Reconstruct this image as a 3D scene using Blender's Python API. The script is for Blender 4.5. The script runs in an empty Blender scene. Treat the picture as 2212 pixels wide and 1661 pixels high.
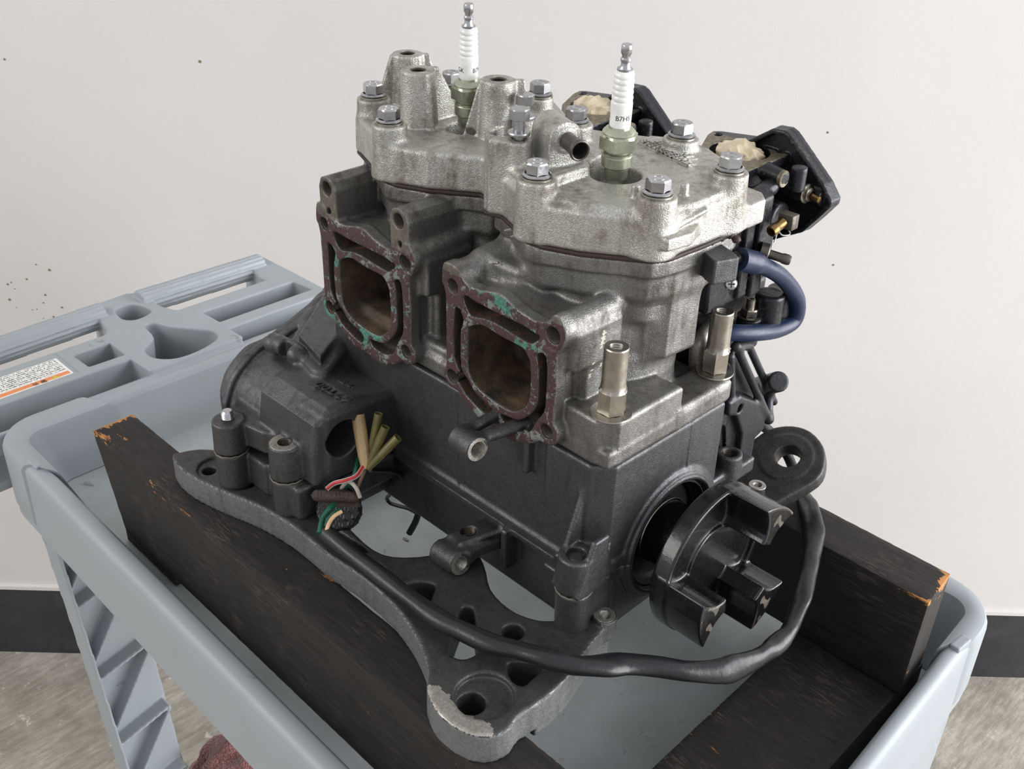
import bpy, bmesh, math, random
import numpy as np
import openvdb
from mathutils import Matrix, Vector

# ------------------------------------------------------------------ camera, light, exposure
ZF = 1440.0                      # height of the working origin above the floor, mm
S = 0.001
F_PX, PITCH, ROLL, YAW = 2352.0, 0.5433, 0.03077, 2.345
CAM = np.array([388.7, -481.0, 0.0])          # mm, engine frame: x along the crank, y across, z up
cy, sy = math.cos(YAW), math.sin(YAW)
FW = np.array([cy * math.cos(PITCH), sy * math.cos(PITCH), -math.sin(PITCH)])
R0 = np.array([sy, -cy, 0.0]); U0 = np.cross(R0, FW)
RT = math.cos(ROLL) * R0 + math.sin(ROLL) * U0
UP = -math.sin(ROLL) * R0 + math.cos(ROLL) * U0
SC = bpy.context.scene
COL = SC.collection

def W(p):                        # engine mm -> world metres
    return Vector((p[0] * S, p[1] * S, (p[2] + ZF) * S))

cd = bpy.data.cameras.new('camera'); cam = bpy.data.objects.new('camera', cd); COL.objects.link(cam)
cd.sensor_width = 36.0; cd.lens = F_PX / 2212.0 * 36.0; cd.clip_start = 0.02; cd.clip_end = 60
cam.matrix_world = Matrix(((RT[0], UP[0], -FW[0], 0), (RT[1], UP[1], -FW[1], 0), (RT[2], UP[2], -FW[2], 0), (0, 0, 0, 1)))
cam.location = W(CAM)
SC.camera = cam
SC.view_settings.view_transform = 'Standard'; SC.view_settings.look = 'None'
SC.view_settings.gamma = 1.0; SC.view_settings.use_curve_mapping = False
SC.view_settings.exposure = 0.08
w = bpy.data.worlds.new('daylight'); SC.world = w; w.use_nodes = True
w.node_tree.nodes['Background'].inputs[0].default_value = (0.95, 0.97, 1.0, 1)
w.node_tree.nodes['Background'].inputs[1].default_value = 0.7

def area(name, loc, target, sx, sy_, power, col):
    l = bpy.data.lights.new(name, 'AREA'); l.shape = 'RECTANGLE'; l.size = sx; l.size_y = sy_
    l.energy = power; l.color = col
    o = bpy.data.objects.new(name, l); COL.objects.link(o)
    o.location = loc
    o.rotation_euler = (Vector(target) - Vector(loc)).to_track_quat('-Z', 'Y').to_euler()
    return o
# the open garage door, to the right of the bench
area('open_doorway_light', (2.25, 1.6, 1.45), (0.0, 0.1, 0.9), 3.0, 2.2, 158.0, (0.965, 0.98, 1.0))
# weaker fill lamp added up on the left to brighten the exhaust side
area('left_fill_light', (-1.5, -2.6, 2.4), (0.0, 0.0, 1.1), 2.2, 1.4, 42.0, (1.0, 0.98, 0.94))

def E(px, py, **k):              # the point of an engine-frame plane seen at a photograph position
    r = FW + RT * (px - 1106.0) / F_PX - UP * (py - 830.5) / F_PX
    (a, v), = k.items(); i = 'xyz'.index(a)
    t = (v - CAM[i]) / r[i]
    return CAM + r * t
def E2(pts, off=(0, 0), sc=1.0, **k):
    (a, v), = k.items(); i = 'xyz'.index(a); j = [q for q in range(3) if q != i]
    return [tuple(E(off[0] + p[0] * sc, off[1] + p[1] * sc, **k)[j]) for p in pts]

# ------------------------------------------------------------------ scene helpers
def link(o, parent=None):
    COL.objects.link(o)
    if parent is not None:
        o.parent = parent
        o.matrix_parent_inverse = base_of(parent).inverted()
    return o
BASE = {}
def base_of(o):                  # world matrix of an object whose parents are only translated
    return BASE.get(o.name, Matrix.Identity(4))
def thing(name, label, cat, loc, group=None):
    o = bpy.data.objects.new(name, None); COL.objects.link(o); o.empty_display_size = 0.05
    o.location = W(loc); BASE[o.name] = Matrix.Translation(o.location)
    o['label'] = label; o['category'] = cat
    if group: o['group'] = group
    return o
def tag(o, label, cat, group=None):
    o['label'] = label; o['category'] = cat
    if group: o['group'] = group
    return o
def put(name, me, parent=None, mats=None, M=None):
    o = bpy.data.objects.new(name, me)
    if mats is not None and not me.materials:
        for m in (mats if isinstance(mats, (list, tuple)) else [mats]): me.materials.append(m)
    link(o, parent)
    if M is not None:
        o.matrix_basis = M
    BASE[o.name] = (M if M is not None else Matrix.Identity(4))
    return o
def mesh_np(name, V, faces, smooth=True, auto=None):
    me = bpy.data.meshes.new(name)
    me.from_pydata([tuple(v) for v in V], [], [tuple(f) for f in faces]); me.update()
    if smooth: me.shade_smooth()
    if auto: me.set_sharp_from_angle(angle=auto)
    return me
def mm(V):
    V = np.asarray(V, float).reshape(-1, 3).copy(); V[:, 2] += ZF; return V * S
def mmesh(name, V, faces, smooth=True, auto=0.6):
    return mesh_np(name, mm(V), faces, smooth, auto)
def frame(axis):
    a = np.array(axis, float); a /= np.linalg.norm(a)
    t = np.array([0, 0, 1.0]) if abs(a[2]) < .9 else np.array([1.0, 0, 0])
    u = np.cross(t, a); u /= np.linalg.norm(u); v = np.cross(a, u)
    return u, v, a

class MB:                        # simple mesh builder, mm
    def __init__(s): s.V = []; s.F = []; s.m = []
    def add(s, V, F, m=0):
        b = len(s.V); s.V += [tuple(v) for v in V]; s.F += [tuple(b + i for i in f) for f in F]; s.m += [m] * len(F)
    def lathe(s, prof, c, axis=(0, 0, 1), n=32, m=0, phase=0.0, u=None):   # prof: (r, h)
        U, V_, A = frame(axis); c = np.array(c, float)
        ang = [phase + 2 * math.pi * i / n for i in range(n)]
        V = []; F = []
        for r, h in prof:
            for a in ang: V.append(c + A * h + (U * math.cos(a) + V_ * math.sin(a)) * r)
        for j in range(len(prof) - 1):
            for i in range(n):
                F.append((j * n + i, j * n + (i + 1) % n, (j + 1) * n + (i + 1) % n, (j + 1) * n + i))
        s.add(V, F, m)
    def hexa(s, c, r, h0, h1, axis=(0, 0, 1), ph=0.0, m=0, ch=0.12):
        pr = [(0.01, h0), (r * (1 - ch * .3), h0), (r, h0 + r * ch * .3), (r, h1 - r * ch)]
        s.lathe(pr, c, axis, 6, m, ph)
        U, V_, A = frame(axis); c = np.array(c, float); n = 24
        V = []; F = []
        for k, (rr, h) in enumerate([(r, h1 - r * ch), (r * .86, h1), (0.01, h1)]):
            for i in range(n):
                a = ph + 2 * math.pi * i / n
                q = rr
                if k == 0:
                    t = (i % 4) / 4.0 * math.pi / 3 - math.pi / 6
                    q = r * math.cos(math.pi / 6) / math.cos(t)
                V.append(c + A * h + (U * math.cos(a) + V_ * math.sin(a)) * q)
        for j in range(2):
            for i in range(n): F.append((j * n + i, j * n + (i + 1) % n, (j + 1) * n + (i + 1) % n, (j + 1) * n + i))
        s.add(V, F, m)
    def box(s, lo, hi, m=0):
        x0, y0, z0 = lo; x1, y1, z1 = hi
        V = [(x0, y0, z0), (x1, y0, z0), (x1, y1, z0), (x0, y1, z0), (x0, y0, z1), (x1, y0, z1), (x1, y1, z1), (x0, y1, z1)]
        s.add(V, [(0, 3, 2, 1), (4, 5, 6, 7), (0, 1, 5, 4), (1, 2, 6, 5), (2, 3, 7, 6), (3, 0, 4, 7)], m)
    def tube(s, pts, r, n=12, m=0, caps=True, sq=None, roll=None):
        P = [np.array(p, float) for p in pts]; N = len(P); rr = r if hasattr(r, '__len__') else [r] * N
        T = [P[min(i + 1, N - 1)] - P[max(i - 1, 0)] for i in range(N)]; T = [t / (np.linalg.norm(t) + 1e-9) for t in T]
        u, _, _ = frame(T[0]); V = []; F = []
        for i in range(N):
            u = u - T[i] * (u @ T[i]); u /= np.linalg.norm(u); v = np.cross(T[i], u)
            a0 = roll[i] if roll is not None else 0.0; q = sq[i] if sq is not None else 1.0
            for k in range(n):
                a = 2 * math.pi * k / n
                ca, sa = math.cos(a) * rr[i] / math.sqrt(q), math.sin(a) * rr[i] * math.sqrt(q)
                V.append(P[i] + u * (ca * math.cos(a0) - sa * math.sin(a0)) + v * (ca * math.sin(a0) + sa * math.cos(a0)))
        for i in range(N - 1):
            for k in range(n): F.append((i * n + k, i * n + (k + 1) % n, (i + 1) * n + (k + 1) % n, (i + 1) * n + k))
        if caps: F.append(tuple(range(n))[::-1]); F.append(tuple((N - 1) * n + k for k in range(n)))
        s.add(V, F, m)
    def prism(s, poly, axis, a, b, m=0):
        i = 'xyz'.index(axis); j = [q for q in range(3) if q != i]; n = len(poly); V = []
        for h in (a, b):
            for p in poly:
                v = [0, 0, 0]; v[i] = h; v[j[0]] = p[0]; v[j[1]] = p[1]; V.append(v)
        F = [tuple(range(n)), tuple(range(n, 2 * n))[::-1]] + [(k, n + k, n + (k + 1) % n, (k + 1) % n) for k in range(n)]
        s.add(V, F, m)
    def mesh(s, name, mats=None, smooth=True, auto=0.6, bevel=0.0, seg=2):
        me = mmesh(name, s.V, s.F, smooth, None)
        bm = bmesh.new(); bm.from_mesh(me)
        bm.faces.ensure_lookup_table()
        for f, k in zip(bm.faces, s.m): f.material_index = k; f.smooth = smooth
        bmesh.ops.remove_doubles(bm, verts=bm.verts, dist=1e-6)
        bmesh.ops.recalc_face_normals(bm, faces=bm.faces)
        if bevel:
            ed = [e for e in bm.edges if len(e.link_faces) == 2 and e.calc_face_angle(0) > 0.5]
            bmesh.ops.bevel(bm, geom=ed, offset=bevel * S, segments=seg, profile=0.5, affect='EDGES', clamp_overlap=True)
        bm.to_mesh(me); bm.free()
        if auto: me.set_sharp_from_angle(angle=auto)
        for m in (mats if isinstance(mats, (list, tuple)) else [mats]):
            if m: me.materials.append(m)
        return me
    def obj(s, name, mats, parent=None, **k):
        return put(name, s.mesh(name, mats, **k), parent)

def spline(pts, n=8):            # Catmull-Rom through points
    P = [np.array(p, float) for p in pts]; P = [2 * P[0] - P[1]] + P + [2 * P[-1] - P[-2]]; out = []
    for i in range(1, len(P) - 2):
        for k in range(n):
            t = k / n
            out.append(.5 * ((2 * P[i]) + (P[i + 1] - P[i - 1]) * t + (2 * P[i - 1] - 5 * P[i] + 4 * P[i + 1] - P[i + 2]) * t * t + (3 * P[i] - P[i - 1] - 3 * P[i + 1] + P[i + 2]) * t ** 3))
    out.append(P[-2]); return out

# ------------------------------------------------------------------ cast shapes: distance fields with blended joints
class Cast:
    def __init__(s, lo, hi, h=1.0):
        s.lo = np.array(lo, float); s.h = h
        n = np.ceil((np.array(hi, float) - s.lo) / h).astype(int) + 1
        s.d = np.full(n, 50.0, np.float32)
        s.ax = [(s.lo[i] + np.arange(n[i]) * h).astype(np.float32) for i in range(3)]
    def op(s, prim, k=1.0, cut=False):
        fn, lo, hi = prim; m = k + 2.5 * s.h
        sl = []
        for i in range(3):
            a = max(0, int((lo[i] - m - s.lo[i]) / s.h)); b = min(s.d.shape[i], int(math.ceil((hi[i] + m - s.lo[i]) / s.h)) + 1)
            if b <= a: return s
            sl.append(slice(a, b))
        X = s.ax[0][sl[0]][:, None, None]; Y = s.ax[1][sl[1]][None, :, None]; Z = s.ax[2][sl[2]][None, None, :]
        p = fn(X, Y, Z).astype(np.float32); d = s.d[tuple(sl)]
        k = max(k, 1e-3)
        if cut:
            q = -p; hh = np.clip(.5 - .5 * (q - d) / k, 0, 1)
            r = q + (d - q) * hh + k * hh * (1 - hh)
        else:
            hh = np.clip(.5 + .5 * (p - d) / k, 0, 1)
            r = p + (d - p) * hh - k * hh * (1 - hh)
        s.d[tuple(sl)] = r
        return s
    def add(s, prim, k=2.0): return s.op(prim, k)
    def cut(s, prim, k=0.8): return s.op(prim, k, True)
    def mesh(s, name, mats, matfn=None, clip=None):
        d = np.clip(s.d, -3 * s.h, 3 * s.h)
        for i in range(3):       # close at the grid border
            a = [slice(None)] * 3
            for e in (0, -1): a[i] = e; d[tuple(a)] = np.maximum(d[tuple(a)], s.h)
        g = openvdb.FloatGrid(3 * s.h); g.copyFromArray(np.ascontiguousarray(d, dtype=np.float32))
        P, Q = g.convertToQuads(isovalue=0.0)
        P = np.asarray(P, np.float32) * s.h + s.lo.astype(np.float32)
        V = P.copy(); V[:, 2] += ZF; V *= S
        Q = np.asarray(Q, np.int32)
        me = bpy.data.meshes.new(name)
        me.vertices.add(len(V)); me.vertices.foreach_set('co', V.astype(np.float32).ravel())
        me.loops.add(len(Q) * 4); me.loops.foreach_set('vertex_index', Q[:, ::CAST_DIR].ravel())
        me.polygons.add(len(Q)); me.polygons.foreach_set('loop_start', np.arange(0, len(Q) * 4, 4, dtype=np.int32))
        me.update(calc_edges=True); me.validate()
        me.shade_smooth()
        for m in (mats if isinstance(mats, (list, tuple)) else [mats]): me.materials.append(m)
        if matfn is not None:
            c = P[Q].mean(axis=1)
            a = P[Q[:, 2]] - P[Q[:, 0]]; b = P[Q[:, 3]] - P[Q[:, 1]]
            nr = np.cross(a, b); nr /= (np.linalg.norm(nr, axis=1, keepdims=True) + 1e-9)
            if CAST_DIR == -1: nr = -nr
            idx = matfn(c, nr).astype(np.int32)
            me.polygons.foreach_set('material_index', idx)
        return me
CAST_DIR = 1

def _len2(a, b): return np.sqrt(a * a + b * b)
def p_box(lo, hi, r=1.0, rot=0.0, piv=None):
    c = [(lo[i] + hi[i]) / 2 for i in range(3)]; hs = [max((hi[i] - lo[i]) / 2 - r, 0.01) for i in range(3)]
    if piv is None: piv = c
    ca, sa = math.cos(rot), math.sin(rot)
    def fn(X, Y, Z):
        if rot:
            dx, dy = X - piv[0], Y - piv[1]
            X, Y = piv[0] + dx * ca + dy * sa, piv[1] - dx * sa + dy * ca
        qx, qy, qz = abs(X - c[0]) - hs[0], abs(Y - c[1]) - hs[1], abs(Z - c[2]) - hs[2]
        o = np.sqrt(np.maximum(qx, 0) ** 2 + np.maximum(qy, 0) ** 2 + np.maximum(qz, 0) ** 2)
        return o + np.minimum(np.maximum(np.maximum(qx, qy), qz), 0) - r
    if rot:
        cs = [(x, y) for x in (lo[0], hi[0]) for y in (lo[1], hi[1])]
        cs = [(piv[0] + (x - piv[0]) * ca - (y - piv[1]) * sa, piv[1] + (x - piv[0]) * sa + (y - piv[1]) * ca) for x, y in cs]
        lo = (min(c[0] for c in cs), min(c[1] for c in cs), lo[2]); hi = (max(c[0] for c in cs), max(c[1] for c in cs), hi[2])
    return fn, lo, hi
def p_cyl(a, b, r0, r1=None, rd=0.8):
    a = np.array(a, float); b = np.array(b, float); L = np.linalg.norm(b - a); A = (b - a) / L
    r1 = r0 if r1 is None else r1
    def fn(X, Y, Z):
        x, y, z = X - a[0], Y - a[1], Z - a[2]
        t = x * A[0] + y * A[1] + z * A[2]
        rad = np.sqrt(np.maximum(x * x + y * y + z * z - t * t, 0))
        dr = rad - (r0 + (r1 - r0) * np.clip(t / L, 0, 1)) + rd
        dz = abs(t - L / 2) - L / 2 + rd
        return np.minimum(np.maximum(dr, dz), 0) + _len2(np.maximum(dr, 0), np.maximum(dz, 0)) - rd
    R = max(r0, r1)
    return fn, np.minimum(a, b) - R, np.maximum(a, b) + R
def p_cap(a, b, r0, r1=None):
    a = np.array(a, float); b = np.array(b, float); L = np.linalg.norm(b - a) + 1e-6; A = (b - a) / L
    r1 = r0 if r1 is None else r1
    def fn(X, Y, Z):
        x, y, z = X - a[0], Y - a[1], Z - a[2]
        t = np.clip(x * A[0] + y * A[1] + z * A[2], 0, L)
        return np.sqrt((x - A[0] * t) ** 2 + (y - A[1] * t) ** 2 + (z - A[2] * t) ** 2) - (r0 + (r1 - r0) * t / L)
    R = max(r0, r1)
    return fn, np.minimum(a, b) - R, np.maximum(a, b) + R
def sd_poly(P, X, Y):
    P = np.array(P, float); n = len(P)
    d = None; s = np.ones(np.broadcast(X, Y).shape, bool)
    for i in range(n):
        j = i - 1; vi, vj = P[i], P[j]; e = vj - vi
        wx, wy = X - vi[0], Y - vi[1]
        t = np.clip((wx * e[0] + wy * e[1]) / (e @ e + 1e-9), 0, 1)
        q = (wx - e[0] * t) ** 2 + (wy - e[1] * t) ** 2
        d = q if d is None else np.minimum(d, q)
        c1, c2, c3 = Y >= vi[1], Y < vj[1], e[0] * wy > e[1] * wx
        s ^= (c1 & c2 & c3) | (~c1 & ~c2 & ~c3)
    return np.where(s, 1, -1) * np.sqrt(d)
def p_ext(poly, axis, a, b, rd=1.0, infl=0.0, taper=0.0, tz=None):
    # polygon in the plane across `axis`, rounded edges, optional draft (mm per mm, growing from a)
    i = 'xyz'.index(axis); j = [q for q in range(3) if q != i]
    P = np.array(poly, float); lo = [0] * 3; hi = [0] * 3
    m = abs(infl) + abs(taper) * (b - a) + .5
    lo[i], hi[i] = a, b
    for k in (0, 1): lo[j[k]], hi[j[k]] = P[:, k].min() - m, P[:, k].max() + m
    def fn(X, Y, Z):
        C = (X, Y, Z); d2 = sd_poly(P, C[j[0]], C[j[1]]) - infl + rd + taper * (C[i] - a)
        dz = abs(C[i] - (a + b) / 2) - (b - a) / 2 + rd
        return np.minimum(np.maximum(d2, dz), 0) + _len2(np.maximum(d2, 0), np.maximum(dz, 0)) - rd
    return fn, lo, hi
def p_shell(prim, t):            # hollow shell helper
    fn, lo, hi = prim
    return (lambda X, Y, Z: abs(fn(X, Y, Z)) - t), [v - t for v in lo], [v + t for v in hi]
def rrect(cx, cy_, hx, hy, r, n=6):
    out = []
    for qx, qy, a0 in ((1, 1, 0), (-1, 1, 90), (-1, -1, 180), (1, -1, 270)):
        for k in range(n + 1):
            a = math.radians(a0 + 90 * k / n); out.append((cx + qx * (hx - r) + r * math.cos(a), cy_ + qy * (hy - r) + r * math.sin(a)))
    return out
def smooth_poly(P, n=5):
    P = [np.array(p, float) for p in P]; N = len(P); out = []
    for i in range(N):
        a, b, c, d = P[i - 1], P[i], P[(i + 1) % N], P[(i + 2) % N]
        for k in range(n):
            t = k / n
            out.append(tuple(.5 * ((2 * b) + (c - a) * t + (2 * a - 5 * b + 4 * c - d) * t * t + (3 * b - a - 3 * c + d) * t ** 3)))
    return out
def threads(mb, c, axis, r, depth, n=20, m=0, pitch=1.5):     # threaded bore wall, open end at c, going against axis
    pr = []; h = 0.0; k = 0
    while h > -depth:
        pr.append((r - (0.7 if k % 2 else 0.0), h)); h -= pitch / 2; k += 1
    pr.append((0.01, h)); mb.lathe(pr, c, axis, n, m)

# ------------------------------------------------------------------ materials
class NT:
    def __init__(s, name):
        s.m = bpy.data.materials.new(name); s.m.use_nodes = True; s.t = s.m.node_tree; s.b = s.t.nodes['Principled BSDF']
        s.co = s.t.nodes.new('ShaderNodeTexCoord'); s.P = s.co.outputs['Object']
    def n(s, typ, **k):
        nd = s.t.nodes.new('ShaderNode' + typ)
        for a, v in k.items(): setattr(nd, a, v)
        return nd
    def l(s, a, b): s.t.links.new(a, b)
    def noise(s, scale, detail=3, rough=.55, vec=None, dist=0.0):
        nd = s.n('TexNoise'); nd.inputs['Scale'].default_value = scale; nd.inputs['Detail'].default_value = detail
        nd.inputs['Roughness'].default_value = rough; nd.inputs['Distortion'].default_value = dist
        s.l(vec or s.P, nd.inputs['Vector']); return nd.outputs['Fac']
    def mapv(s, sc):
        nd = s.n('Mapping'); nd.inputs['Scale'].default_value = sc; s.l(s.P, nd.inputs['Vector']); return nd.outputs[0]
    def ramp(s, f, a, b, lo=0.0, hi=1.0):
        nd = s.n('MapRange'); nd.inputs['From Min'].default_value = a; nd.inputs['From Max'].default_value = b
        nd.inputs['To Min'].default_value = lo; nd.inputs['To Max'].default_value = hi; s.l(f, nd.inputs['Value']); return nd.outputs[0]
    def mix(s, f, a, b):
        nd = s.n('Mix', data_type='RGBA')
        for i, v in ((6, a), (7, b)):
            if isinstance(v, tuple): nd.inputs[i].default_value = v if len(v) == 4 else v + (1,)
            else: s.l(v, nd.inputs[i])
        if isinstance(f, float): nd.inputs[0].default_value = f
        else: s.l(f, nd.inputs[0])
        return nd.outputs[2]
    def math(s, op, a, b=None):
        nd = s.n('Math', operation=op)
        for i, v in ((0, a), (1, b)):
            if v is None: continue
            if isinstance(v, (int, float)): nd.inputs[i].default_value = v
            else: s.l(v, nd.inputs[i])
        return nd.outputs[0]
    def bump(s, h, dist, strength=1.0, prev=None):
        nd = s.n('Bump'); nd.inputs['Distance'].default_value = dist; nd.inputs['Strength'].default_value = strength
        s.l(h, nd.inputs['Height'])
        if prev is not None: s.l(prev, nd.inputs['Normal'])
        s.l(nd.outputs[0], s.b.inputs['Normal']); return nd.outputs[0]
    def set(s, **k):
        nm = dict(col='Base Color', rough='Roughness', metal='Metallic', spec='Specular IOR Level', coat='Coat Weight', sheen='Sheen Weight', trans='Transmission Weight', ior='IOR', sss='Subsurface Weight')
        for a, v in k.items():
            i = s.b.inputs[nm[a]]
            if isinstance(v, tuple): i.default_value = v if len(v) == 4 else v + (1,)
            elif isinstance(v, (int, float)): i.default_value = v
            else: s.l(v, i)
        return s
def lin(r, g, b):                # sRGB 0-255 -> linear
    f = lambda c: (c / 255 / 12.92) if c / 255 <= .04045 else ((c / 255 + .055) / 1.055) ** 2.4
    return (f(r), f(g), f(b))

def cast_mat(name, base, dirt, amt=.35, rough=.45, metal=.75, grain=1600, gd=.00016, streak=True, dscale=40):
    t = NT(name)
    g = t.noise(dscale, 6, .65); g2 = t.noise(dscale * 7, 4, .6)
    v = t.mapv((1, 1, .18)); st = t.noise(dscale * 3.5, 4, .6, v)
    f = t.math('ADD', t.math('MULTIPLY', g, .55), t.math('MULTIPLY', st if streak else g2, .45))
    f = t.math('ADD', f, t.math('MULTIPLY', t.math('SUBTRACT', g2, .5), .25))
    mask = t.ramp(f, .62 - amt * .35, .72 - amt * .1)
    fine = t.ramp(t.noise(grain * .6, 2, .5), .35, .65, .86, 1.14)
    mul = t.n('Mix', data_type='RGBA', blend_type='MULTIPLY'); mul.inputs[0].default_value = 1.0
    t.l(t.mix(mask, base, dirt), mul.inputs[6]); t.l(fine, mul.inputs[7])
    t.set(col=mul.outputs[2], metal=t.ramp(mask, 0, 1, metal, metal * .35), rough=t.ramp(g2, .3, .7, rough - .06, rough + .12))
    b = t.bump(t.noise(grain, 2, .5), gd, 1.0)
    t.bump(g2, .0004, .5, b)
    return t.m
M = {}
M['head'] = cast_mat('silver_cast_paint', lin(182, 180, 173), lin(112, 103, 90), .42, .36, .78, 1300, .0004)
M['cyl'] = cast_mat('grey_cast_paint', lin(134, 132, 129), lin(70, 64, 56), .55, .34, .8, 1500, .0003)
M['case'] = cast_mat('dark_grey_cast_paint', lin(88, 88, 90), lin(46, 44, 41), .45, .34, .72, 1500, .00024)
M['plate'] = cast_mat('charcoal_cast_paint', lin(74, 73, 72), lin(38, 36, 34), .6, .4, .5, 1300, .00024)
M['bracket'] = cast_mat('graphite_paint', lin(60, 61, 65), lin(28, 28, 28), .45, .32, .6, 1500, .00012)
M['plateedge'] = cast_mat('pale_grey_plate_edge', lin(122, 123, 124), lin(82, 80, 78), .35, .48, .5, 1100, .00025)  # paler grey for the outer side faces of the mounting plate
M['raw'] = cast_mat('bare_worn_aluminium', lin(178, 174, 166), lin(98, 90, 80), .55, .4, .85, 1200, .00012)
M['rawdark'] = cast_mat('stained_aluminium', lin(120, 112, 102), lin(44, 38, 32), .6, .5, .6, 900, .0002)
M['carb'] = cast_mat('black_carburettor_paint', lin(34, 35, 40), lin(82, 78, 70), .12, .3, .25, 900, .00008, False, 60)
M['carbface'] = cast_mat('tarnished_carburettor_face', lin(132, 122, 102), lin(84, 76, 62), .5, .42, .7, 1200, .00008, False)

def simple(name, col, rough=.4, metal=0.0, bump=None, **k):
    t = NT(name); 
    n = t.noise(90, 5, .6)
    c2 = tuple(c * .72 for c in col)
    t.set(col=t.mix(t.ramp(n, .35, .75), col, c2), rough=t.ramp(t.noise(400, 3), .3, .7, rough - .05, rough + .08), metal=metal, **k)
    if bump: t.bump(t.noise(bump[0], 3), bump[1])
    return t.m
M['chrome'] = simple('zinc_plated_steel', lin(196, 196, 200), .2, 1.0)
M['steel'] = simple('nickel_steel', lin(178, 172, 162), .3, 1.0, (700, .00004))
M['boltgrey'] = simple('dulled_bolt_steel', lin(176, 176, 178), .32, .9, (900, .00006))
M['washer'] = simple('tarnished_washer', lin(178, 172, 162), .3, 1.0)
M['shell'] = simple('olive_zinc_plug_shell', lin(188, 192, 172), .27, .85, (500, .00005))
M['brass'] = simple('tarnished_brass', lin(150, 120, 76), .3, .9)
M['tube'] = simple('grey_brown_pipe', lin(104, 98, 92), .36, .85)
M['ceramic'] = simple('white_glazed_ceramic', lin(242, 241, 238), .12, 0.0)
M['ink'] = simple('black_ink', lin(30, 30, 34), .5)
M['black'] = simple('black_painted_casting', lin(17, 17, 19), .22, 0.0, (500, .00012), coat=.25)
M['blackdull'] = simple('dark_oily_rubber', lin(20, 20, 22), .45)
M['rubber'] = simple('black_rubber_sheath', lin(30, 31, 34), .33, 0.0, (260, .0002))
M['hose'] = simple('navy_rubber_hose', lin(30, 44, 74), .38, 0.0, (600, .00005))
M['thread'] = simple('threaded_bore', lin(74, 66, 57), .45, .6)
M['green'] = simple('green_wire', lin(24, 96, 74), .35)
M['wirewhite'] = simple('white_wire', lin(206, 196, 180), .4)
M['wirepeach'] = simple('peach_wire', lin(224, 184, 140), .4)
M['red'] = simple('red_wire', lin(196, 44, 52), .4)
M['brownwire'] = simple('brown_wire', lin(120, 88, 70), .4)
M['amber'] = simple('amber_vinyl_sleeve', lin(196, 166, 122), .25, 0.0, trans=.2)
M['olive'] = simple('olive_vinyl_sleeve', lin(116, 108, 62), .25, 0.0, trans=.2)
M['gasketm'] = simple('maroon_gasket', lin(52, 34, 34), .6)
M['boot'] = simple('dark_rubber_grommet', lin(24, 23, 24), .42, 0.0, (300, .0006))
M['boottorn'] = simple('torn_rubber_edge', lin(74, 62, 56), .8, 0.0, (500, .0014))

def face_mat():                  # machined exhaust face with gasket residue and green corrosion
    t = NT('gasket_residue_face')
    a = t.noise(110, 8, .72, None, .4); b = t.noise(420, 5, .7); c = t.noise(30, 5, .65)
    f = t.math('ADD', t.math('MULTIPLY', a, .7), t.math('MULTIPLY', b, .3))
    maroon = t.mix(t.ramp(b, .3, .7), lin(82, 54, 56), lin(58, 36, 38))
    pale = t.mix(t.ramp(b, .35, .6), lin(150, 152, 146), lin(104, 108, 102))
    teal = t.mix(t.ramp(b, .35, .6), lin(38, 116, 98), lin(96, 138, 124))
    col = t.mix(t.ramp(f, .532, .548), maroon, pale)
    g = t.math('ADD', t.math('MULTIPLY', c, .6), t.math('MULTIPLY', a, .4))
    col = t.mix(t.ramp(g, .56, .575), col, teal)
    t.set(col=col, rough=.62, metal=.08)
    t.bump(t.math('ADD', t.ramp(f, .5, .56, 1, 0), t.math('MULTIPLY', b, .6)), .0004, .8)
    return t.m
M['face'] = face_mat()
def duct_mat():
    t = NT('sooty_duct')
    a = t.noise(60, 5, .6); b = t.noise(900, 3, .6)
    t.set(col=t.mix(t.ramp(a, .35, .7), lin(40, 34, 29), lin(104, 84, 62)), rough=.7, metal=.1)
    t.bump(b, .0005, .9); return t.m
M['duct'] = duct_mat()
def rust_mat():
    t = NT('rusty_water_jacket')
    a = t.noise(90, 6, .7)
    t.set(col=t.mix(t.ramp(a, .52, .7), lin(54, 47, 40), lin(112, 66, 34)), rough=.75)
    t.bump(t.noise(500, 4, .6), .0007, .9); return t.m
M['rust'] = rust_mat()

def wood_mat():
    t = NT('black_stained_timber')
    v = t.mapv((.12, 1, 1)); gr = t.noise(420, 5, .65, v); big = t.noise(22, 5, .6)
    v2 = t.mapv((.28, 1, 1)); chip = t.noise(55, 6, .7, v2, .3)
    sep = t.n('SeparateXYZ'); t.l(t.P, sep.inputs[0])
    col = t.mix(t.ramp(gr, .3, .75), lin(25, 23, 22), lin(48, 43, 40))
    col = t.mix(t.math('MULTIPLY', t.ramp(big, .5, .75, 0, .5), t.ramp(t.noise(700, 3, .6, v), .5, .62)), col, lin(104, 96, 90))
    # bare wood only where the corners are knocked, carried by a vertex attribute
    at = t.n('Attribute'); at.attribute_name = 'knock'
    m = t.ramp(t.math('ADD', chip, t.math('MULTIPLY', at.outputs['Fac'], .13)), .715, .73)
    col = t.mix(m, col, t.mix(t.ramp(gr, .3, .7), lin(196, 138, 78), lin(150, 98, 50)))
    t.set(col=col, rough=t.ramp(big, .3, .7, .48, .68), spec=.35)
    b = t.bump(gr, .0005, .7); t.bump(m, .0006, .8, b)
    # attribute output needs no reference to position: bare wood stays put when anything moves
    t.t.nodes.remove(sep); return t.m
M['wood'] = wood_mat()

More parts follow.
